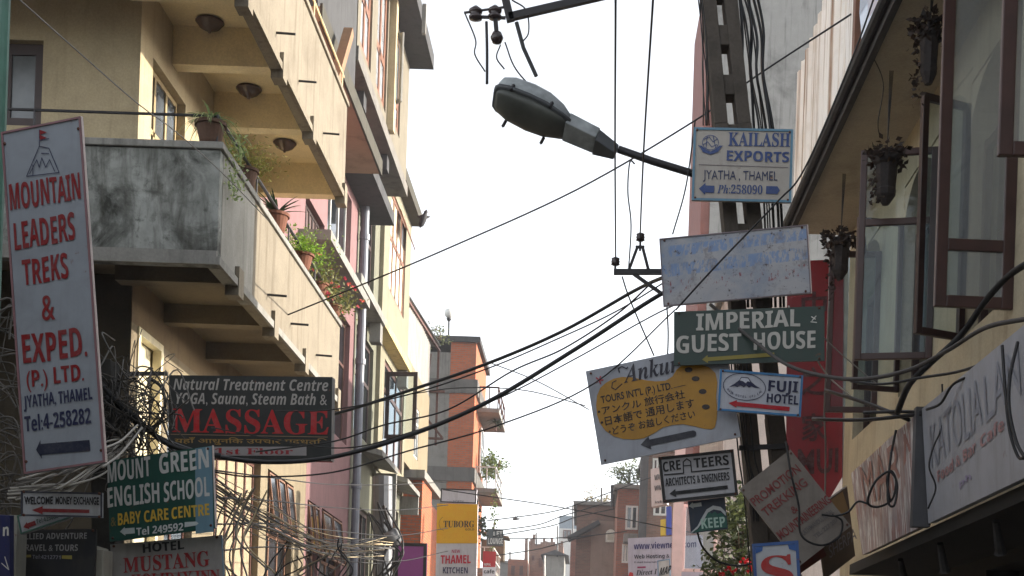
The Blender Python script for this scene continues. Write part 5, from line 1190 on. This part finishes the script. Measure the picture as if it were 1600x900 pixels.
f.build('foliage', leafmat('spider_leaf', (96, 122, 70), (176, 186, 134)), spd, fix=False)
def potted(name, label, Y, r, h, potmat):
    t = thing(name, label, 'potted plant', pot_at(Y), 'potted plants on the lower balcony'); pot(t, ORG[t.name], r, h, potmat); return t, ORG[t.name] + Vector((0, 0, h))
t, c = potted('potted_plant', 'feathery yellow green fern in a pot, second on the balcony parapet', 14.85, .13, .2, DARKPOT); f = MB()
for i in range(900):
    v = Vector((random.gauss(0, .16), random.gauss(0, .2), abs(random.gauss(0, .12)))); f.leaf(c + v, .05, .012)
f.build('foliage', leafmat('fern_leaf', (92, 98, 40), (150, 146, 64)), t, fix=False)
t, c = potted('potted_plant', 'dark spiky agave in a terracotta pot on the balcony parapet', 16.3, .15, .22, TERRA); f = MB()
for i in range(34):
    a = random.uniform(0, 6.28); strap(f, c, (math.cos(a), math.sin(a), random.uniform(.3, 1.6)), random.uniform(.28, .4), .05, .5)
f.build('foliage', leafmat('agave_leaf', (36, 52, 34), (74, 92, 58)), t, fix=False)
t, c = potted('potted_plant', 'bright green bushy fern in a terracotta pot on the balcony parapet', 17.75, .16, .2, TERRA); f = MB()
for i in range(1300):
    v = Vector((random.gauss(0, .16), random.gauss(0, .3), abs(random.gauss(0, .1)))); f.leaf(c + v, .05, .016)
f.build('foliage', leafmat('bright_fern', (84, 124, 30), (142, 172, 56)), t, fix=False)
for Y, lab, cols in ((18.9, 'pink flowering plant in a pot near the far end of the balcony', ((206, 84, 110), (190, 60, 80))), (20.0, 'orange and pink flowering plant in the last pot of the balcony', ((206, 96, 60), (210, 110, 130)))):
    t, c = potted('potted_plant', lab, Y, .14, .16, TERRA); f = MB(); bush(f, c + Vector((.05, 0, .08)), (.3, .45, .22), 260, .07); f.build('foliage', leafmat('geranium_leaf', (70, 84, 42), (134, 130, 80)), t, fix=False)
    f = MB()
    for i in range(13):
        v = c + Vector((random.gauss(.05, .16), random.gauss(0, .25), random.gauss(.1, .16)))
        for k in range(5): f.leaf(v, .045, .035)
    f.build('blossom', leafmat('petal_%d' % cols[0][0] if Y < 19 else 'petal_orange', *cols), t, fix=False)
# hanging baskets under the eave at right
HB = [(onY(1385, 270, 12.0), .12, 'ornate dark hanging basket with dried leaves behind the middle casement', 205), (onY(1313, 395, 14.4), .12, 'dark hanging basket in front of the red banner', 345), (onY(1452, 75, 10.6), .09, 'dark hanging basket with a trailing vine, nearest under the eave', -30)]
for i, (c, r, lab, yt) in enumerate(HB):
    t = thing('hanging_basket', lab, 'hanging basket', (c.x, c.y, c.z - .3), 'hanging baskets under the eave')
    DK = plain('dark_wicker', (40, 32, 30), .8, var=.4, scale=30)
    MB().lathe(c - Vector((0, 0, .2)), [(.03, -.08), (r * .7, 0), (r * .75, .05), (r * .7, .06), (r * .8, .26), (r * .95, .28), (r * .95, .34), (r * .3, .36), (.02, .42)], 8).build('basket', DK, t)
    m = MB()
    for k in range(4): m.tube([c + Vector((0, 0, .22)), Vector((c.x + .01 * k, c.y, 7.07))], .003, 5)
    m.build('chain', STEEL, t)
    f = MB()
    for k in range(150):
        a = random.uniform(0, 6.28); q = c + Vector((math.cos(a) * r * random.uniform(.8, 1.5), math.sin(a) * r * random.uniform(.8, 1.5), random.gauss(.14, .05))); f.leaf(q, .07, .045)
    for k in range(40): f.leaf(c + Vector((random.gauss(0, .03) - .08, random.gauss(0, .03), random.uniform(-.5 if i != 0 else -.3, .0))), .06, .035)
    f.build('foliage', leafmat('dried_leaf', (34, 28, 24), (64, 50, 42)), t, fix=False)
# shrub with red flowers in the garden behind the pole
def tree(name, label, base, crowns, n, ls, mat, trunk_r=.1, cat='tree', bark=None, flowers=None):
    t = thing(name, label, cat, base); b = Vector(base); m = MB()
    for c, r in crowns:
        c = Vector(c); mid = (b + c) / 2 + Vector((random.uniform(-.15, .15), random.uniform(-.15, .15), 0)); m.tube(spline([b, mid, c], 5), trunk_r, 7, r1=trunk_r * .2)
        for k in range(6): e = c + Vector((random.gauss(0, r[0] * .5), random.gauss(0, r[1] * .5), random.gauss(0, r[2] * .4))); m.tube([mid.lerp(c, .6), mid.lerp(e, .7) , e], trunk_r * .25, 5, r1=.004)
    m.build('trunk', bark or plaster('bark', (92, 76, 60), (50, 44, 38), .5, .4, patch=5), t)
    f = MB()
    for c, r in crowns: bush(f, c, r, n, ls, 9)
    f.build('crown', mat, t, fix=False)
    if flowers:
        f = MB()
        for (x, y, Y) in flowers:
            c = onY(x, y, Y)
            for k in range(9): f.leaf(c + Vector((random.gauss(0, .02), random.gauss(0, .02), random.gauss(0, .02))), .06, .05)
        f.build('blossom', leafmat('red_petal', (200, 30, 40), (170, 20, 30)), t, fix=False)
    return t
SHL = leafmat('shrub_leaf', (40, 52, 30), (88, 96, 58)); YS = 19.0
cr_ = [(onY(1150, 842, YS), (.34, .5, .45)), (onY(1128, 880, YS), (.3, .5, .35)), (onY(1160, 800, YS), (.16, .4, .35)), (onY(1205, 862, YS), (.3, .5, .5)), (onY(1165, 905, YS), (.5, .5, .4))]
tree('flowering_shrub', 'leafy green shrub with red flowers behind the leaning pole', (onY(1160, 900, YS).x, YS, 0), cr_, 420, .11, SHL, .05, 'shrub', flowers=[(1139, 888, 18.6), (1146, 892, 18.6), (1169, 882, 18.6), (1166, 877, 18.6), (1172, 892, 18.6), (1128, 899, 18.6), (1175, 886, 18.6)])
RL = leafmat('far_leaf', (70, 84, 50), (124, 130, 84))
tree('roof_tree', 'thin leafy tree growing on the planted roof behind the tours sign', onY(983, 766, 68), [(onY(968, 735, 68), (.7, .7, .45)), (onY(985, 742, 68), (.6, .7, .55)), (onY(988, 728, 68), (.5, .6, .4)), (onY(978, 758, 68), (.5, .5, .3))], 190, .16, RL, .06)
tree('rooftop_bush', 'yellow green bush on the roof edge of the corner house', onY(925, 800, 74), [(onY(918, 796, 74), (.45, .6, .5)), (onY(930, 788, 74), (.7, .7, .45)), (onY(942, 782, 74), (.5, .6, .4))], 240, .15, leafmat('rust_leaf', (96, 100, 52), (146, 120, 84)), .05, 'bush')
tree('rooftop_bush', 'sprawling bush on the roof terrace of the brick house with the globe lamp', onY(684, 530, 52), [(onY(676, 522, 52), (.35, .6, .28)), (onY(688, 527, 52), (.4, .6, .22)), (onY(680, 512, 52), (.3, .4, .3))], 70, .12, RL, .03, 'bush')
for x, y, Y, lab in ((780, 722, 56, 'green plants spilling over the middle balcony of the brick house'), (768, 735, 57, 'green plant trailing below the middle balcony of the brick house'), (775, 662, 56.5, 'spiky dark plant on the upper balcony of the brick house'), (752, 815, 47, 'dark leafy plant hanging beside the lounge sign'), (772, 820, 55, 'thin vine hanging down past the lounge sign')):
    b = onY(x, y, Y); t = thing('balcony_plant', lab, 'plant', b - Vector((0, 0, .3)))
    f = MB()
    if 'spiky' in lab:
        for k in range(26): a = random.uniform(0, 6.28); strap(f, b, (math.cos(a), math.sin(a), random.uniform(.1, 1)), random.uniform(.4, .75), .12, 1.2)
    elif 'vine' in lab:
        for k in range(150): f.leaf(b + Vector((random.gauss(0, .08), random.gauss(0, .08), random.uniform(-1.4, 1.4))), .12, .08)
    else: bush(f, b, (.45, .6, .5), 330, .16)
    f.build('foliage', leafmat('balcony_leaf', (58, 80, 40), (124, 140, 70)) if 'dark' not in lab else leafmat('dark_leaf', (36, 46, 32), (74, 84, 56)), t, fix=False)
    m = MB(); m.tube([b - Vector((0, 0, .3)), b + Vector((0, 0, .1))], .03, 6); m.build('stem', RUST, t)
# thin poles and sticks at the far roofs
for x, y0, y1, Y, lab in ((957, 758, 792, 68, 'dark chimney pipe on the roof of the low brick house'), (895, 790, 840, 110, 'thin aerial on the roof of the white house'), (838, 832, 852, 100, 'thin stick on the ragged brick roof'), (825, 840, 900, 97, 'slim pale pole in front of the ragged brick house'), (851, 868, 905, 88, 'pale pole in front of the gabled shed'), (871, 822, 870, 92, 'thin aerial rising behind the gabled shed roof'), (797, 862, 874, 96, 'short rod on the lowest plain brick house'), (940, 762, 792, 73, 'thin aerial between the bushes on the corner house roof'), (1006, 688, 704, 62, 'short rod on top of the stained concrete pillar')):
    a, b = onY(x, y0, Y), onY(x, y1, Y); tag(MB().tube([b, a], .1 if 'pipe' in lab else .06, 6).build('roof_pole', STEEL if 'pale' not in lab else PALE), lab, 'pole')

# ================================================================== birds
def bird(label, x, y, Y, wing):
    c = onY(x, y, Y); t = thing('bird', label, 'bird', c)
    BM = plain('bird_dark', (44, 42, 44), .8)
    MB().lathe(c, [(.002, -.17), (.05, -.1), (.06, 0), (.045, .08), (.03, .12), (.035, .15), (.005, .2)], 10, (.3, .2, 1) if wing < .3 else (1, .3, .1)).build('body', BM, t, smooth=True)
    for s_ in (-1, 1):
        m = MB(); r = c + Vector((0, 0, .04)); tip = r + (Vector((s_ * wing, .1, .05)) if wing < .3 else Vector((.1 * s_, s_ * .4, .22)) * wing * 2)
        m.prism([r + Vector((.0, 0, .05)), tip, r + Vector((0, 0, -.06))], (0, .012, 0)); m.build('wing', BM, t)
bird('small dark bird in the air beside the yellow building eave', 661, 343, 24, .12)
bird('small dark bird gliding above the far end of the street', 806, 811, 60, .5)
# ================================================================== thin morning haze over the street
hm = bpy.data.materials.new('haze'); hm.use_nodes = True; hn = hm.node_tree; hn.nodes.clear()
ho = hn.nodes.new('ShaderNodeOutputMaterial'); hv = hn.nodes.new('ShaderNodeVolumePrincipled')
hv.inputs['Color'].default_value = (.92, .94, 1, 1); hv.inputs['Density'].default_value = .0013; hv.inputs['Anisotropy'].default_value = .3
hn.links.new(hv.outputs[0], ho.inputs['Volume'])
hz = MB().box(-60, 60, -55, 190, -1.2, 32).build('haze', hm); tag(hz, kind='stuff', label='thin pale haze filling the street air', cat='haze')
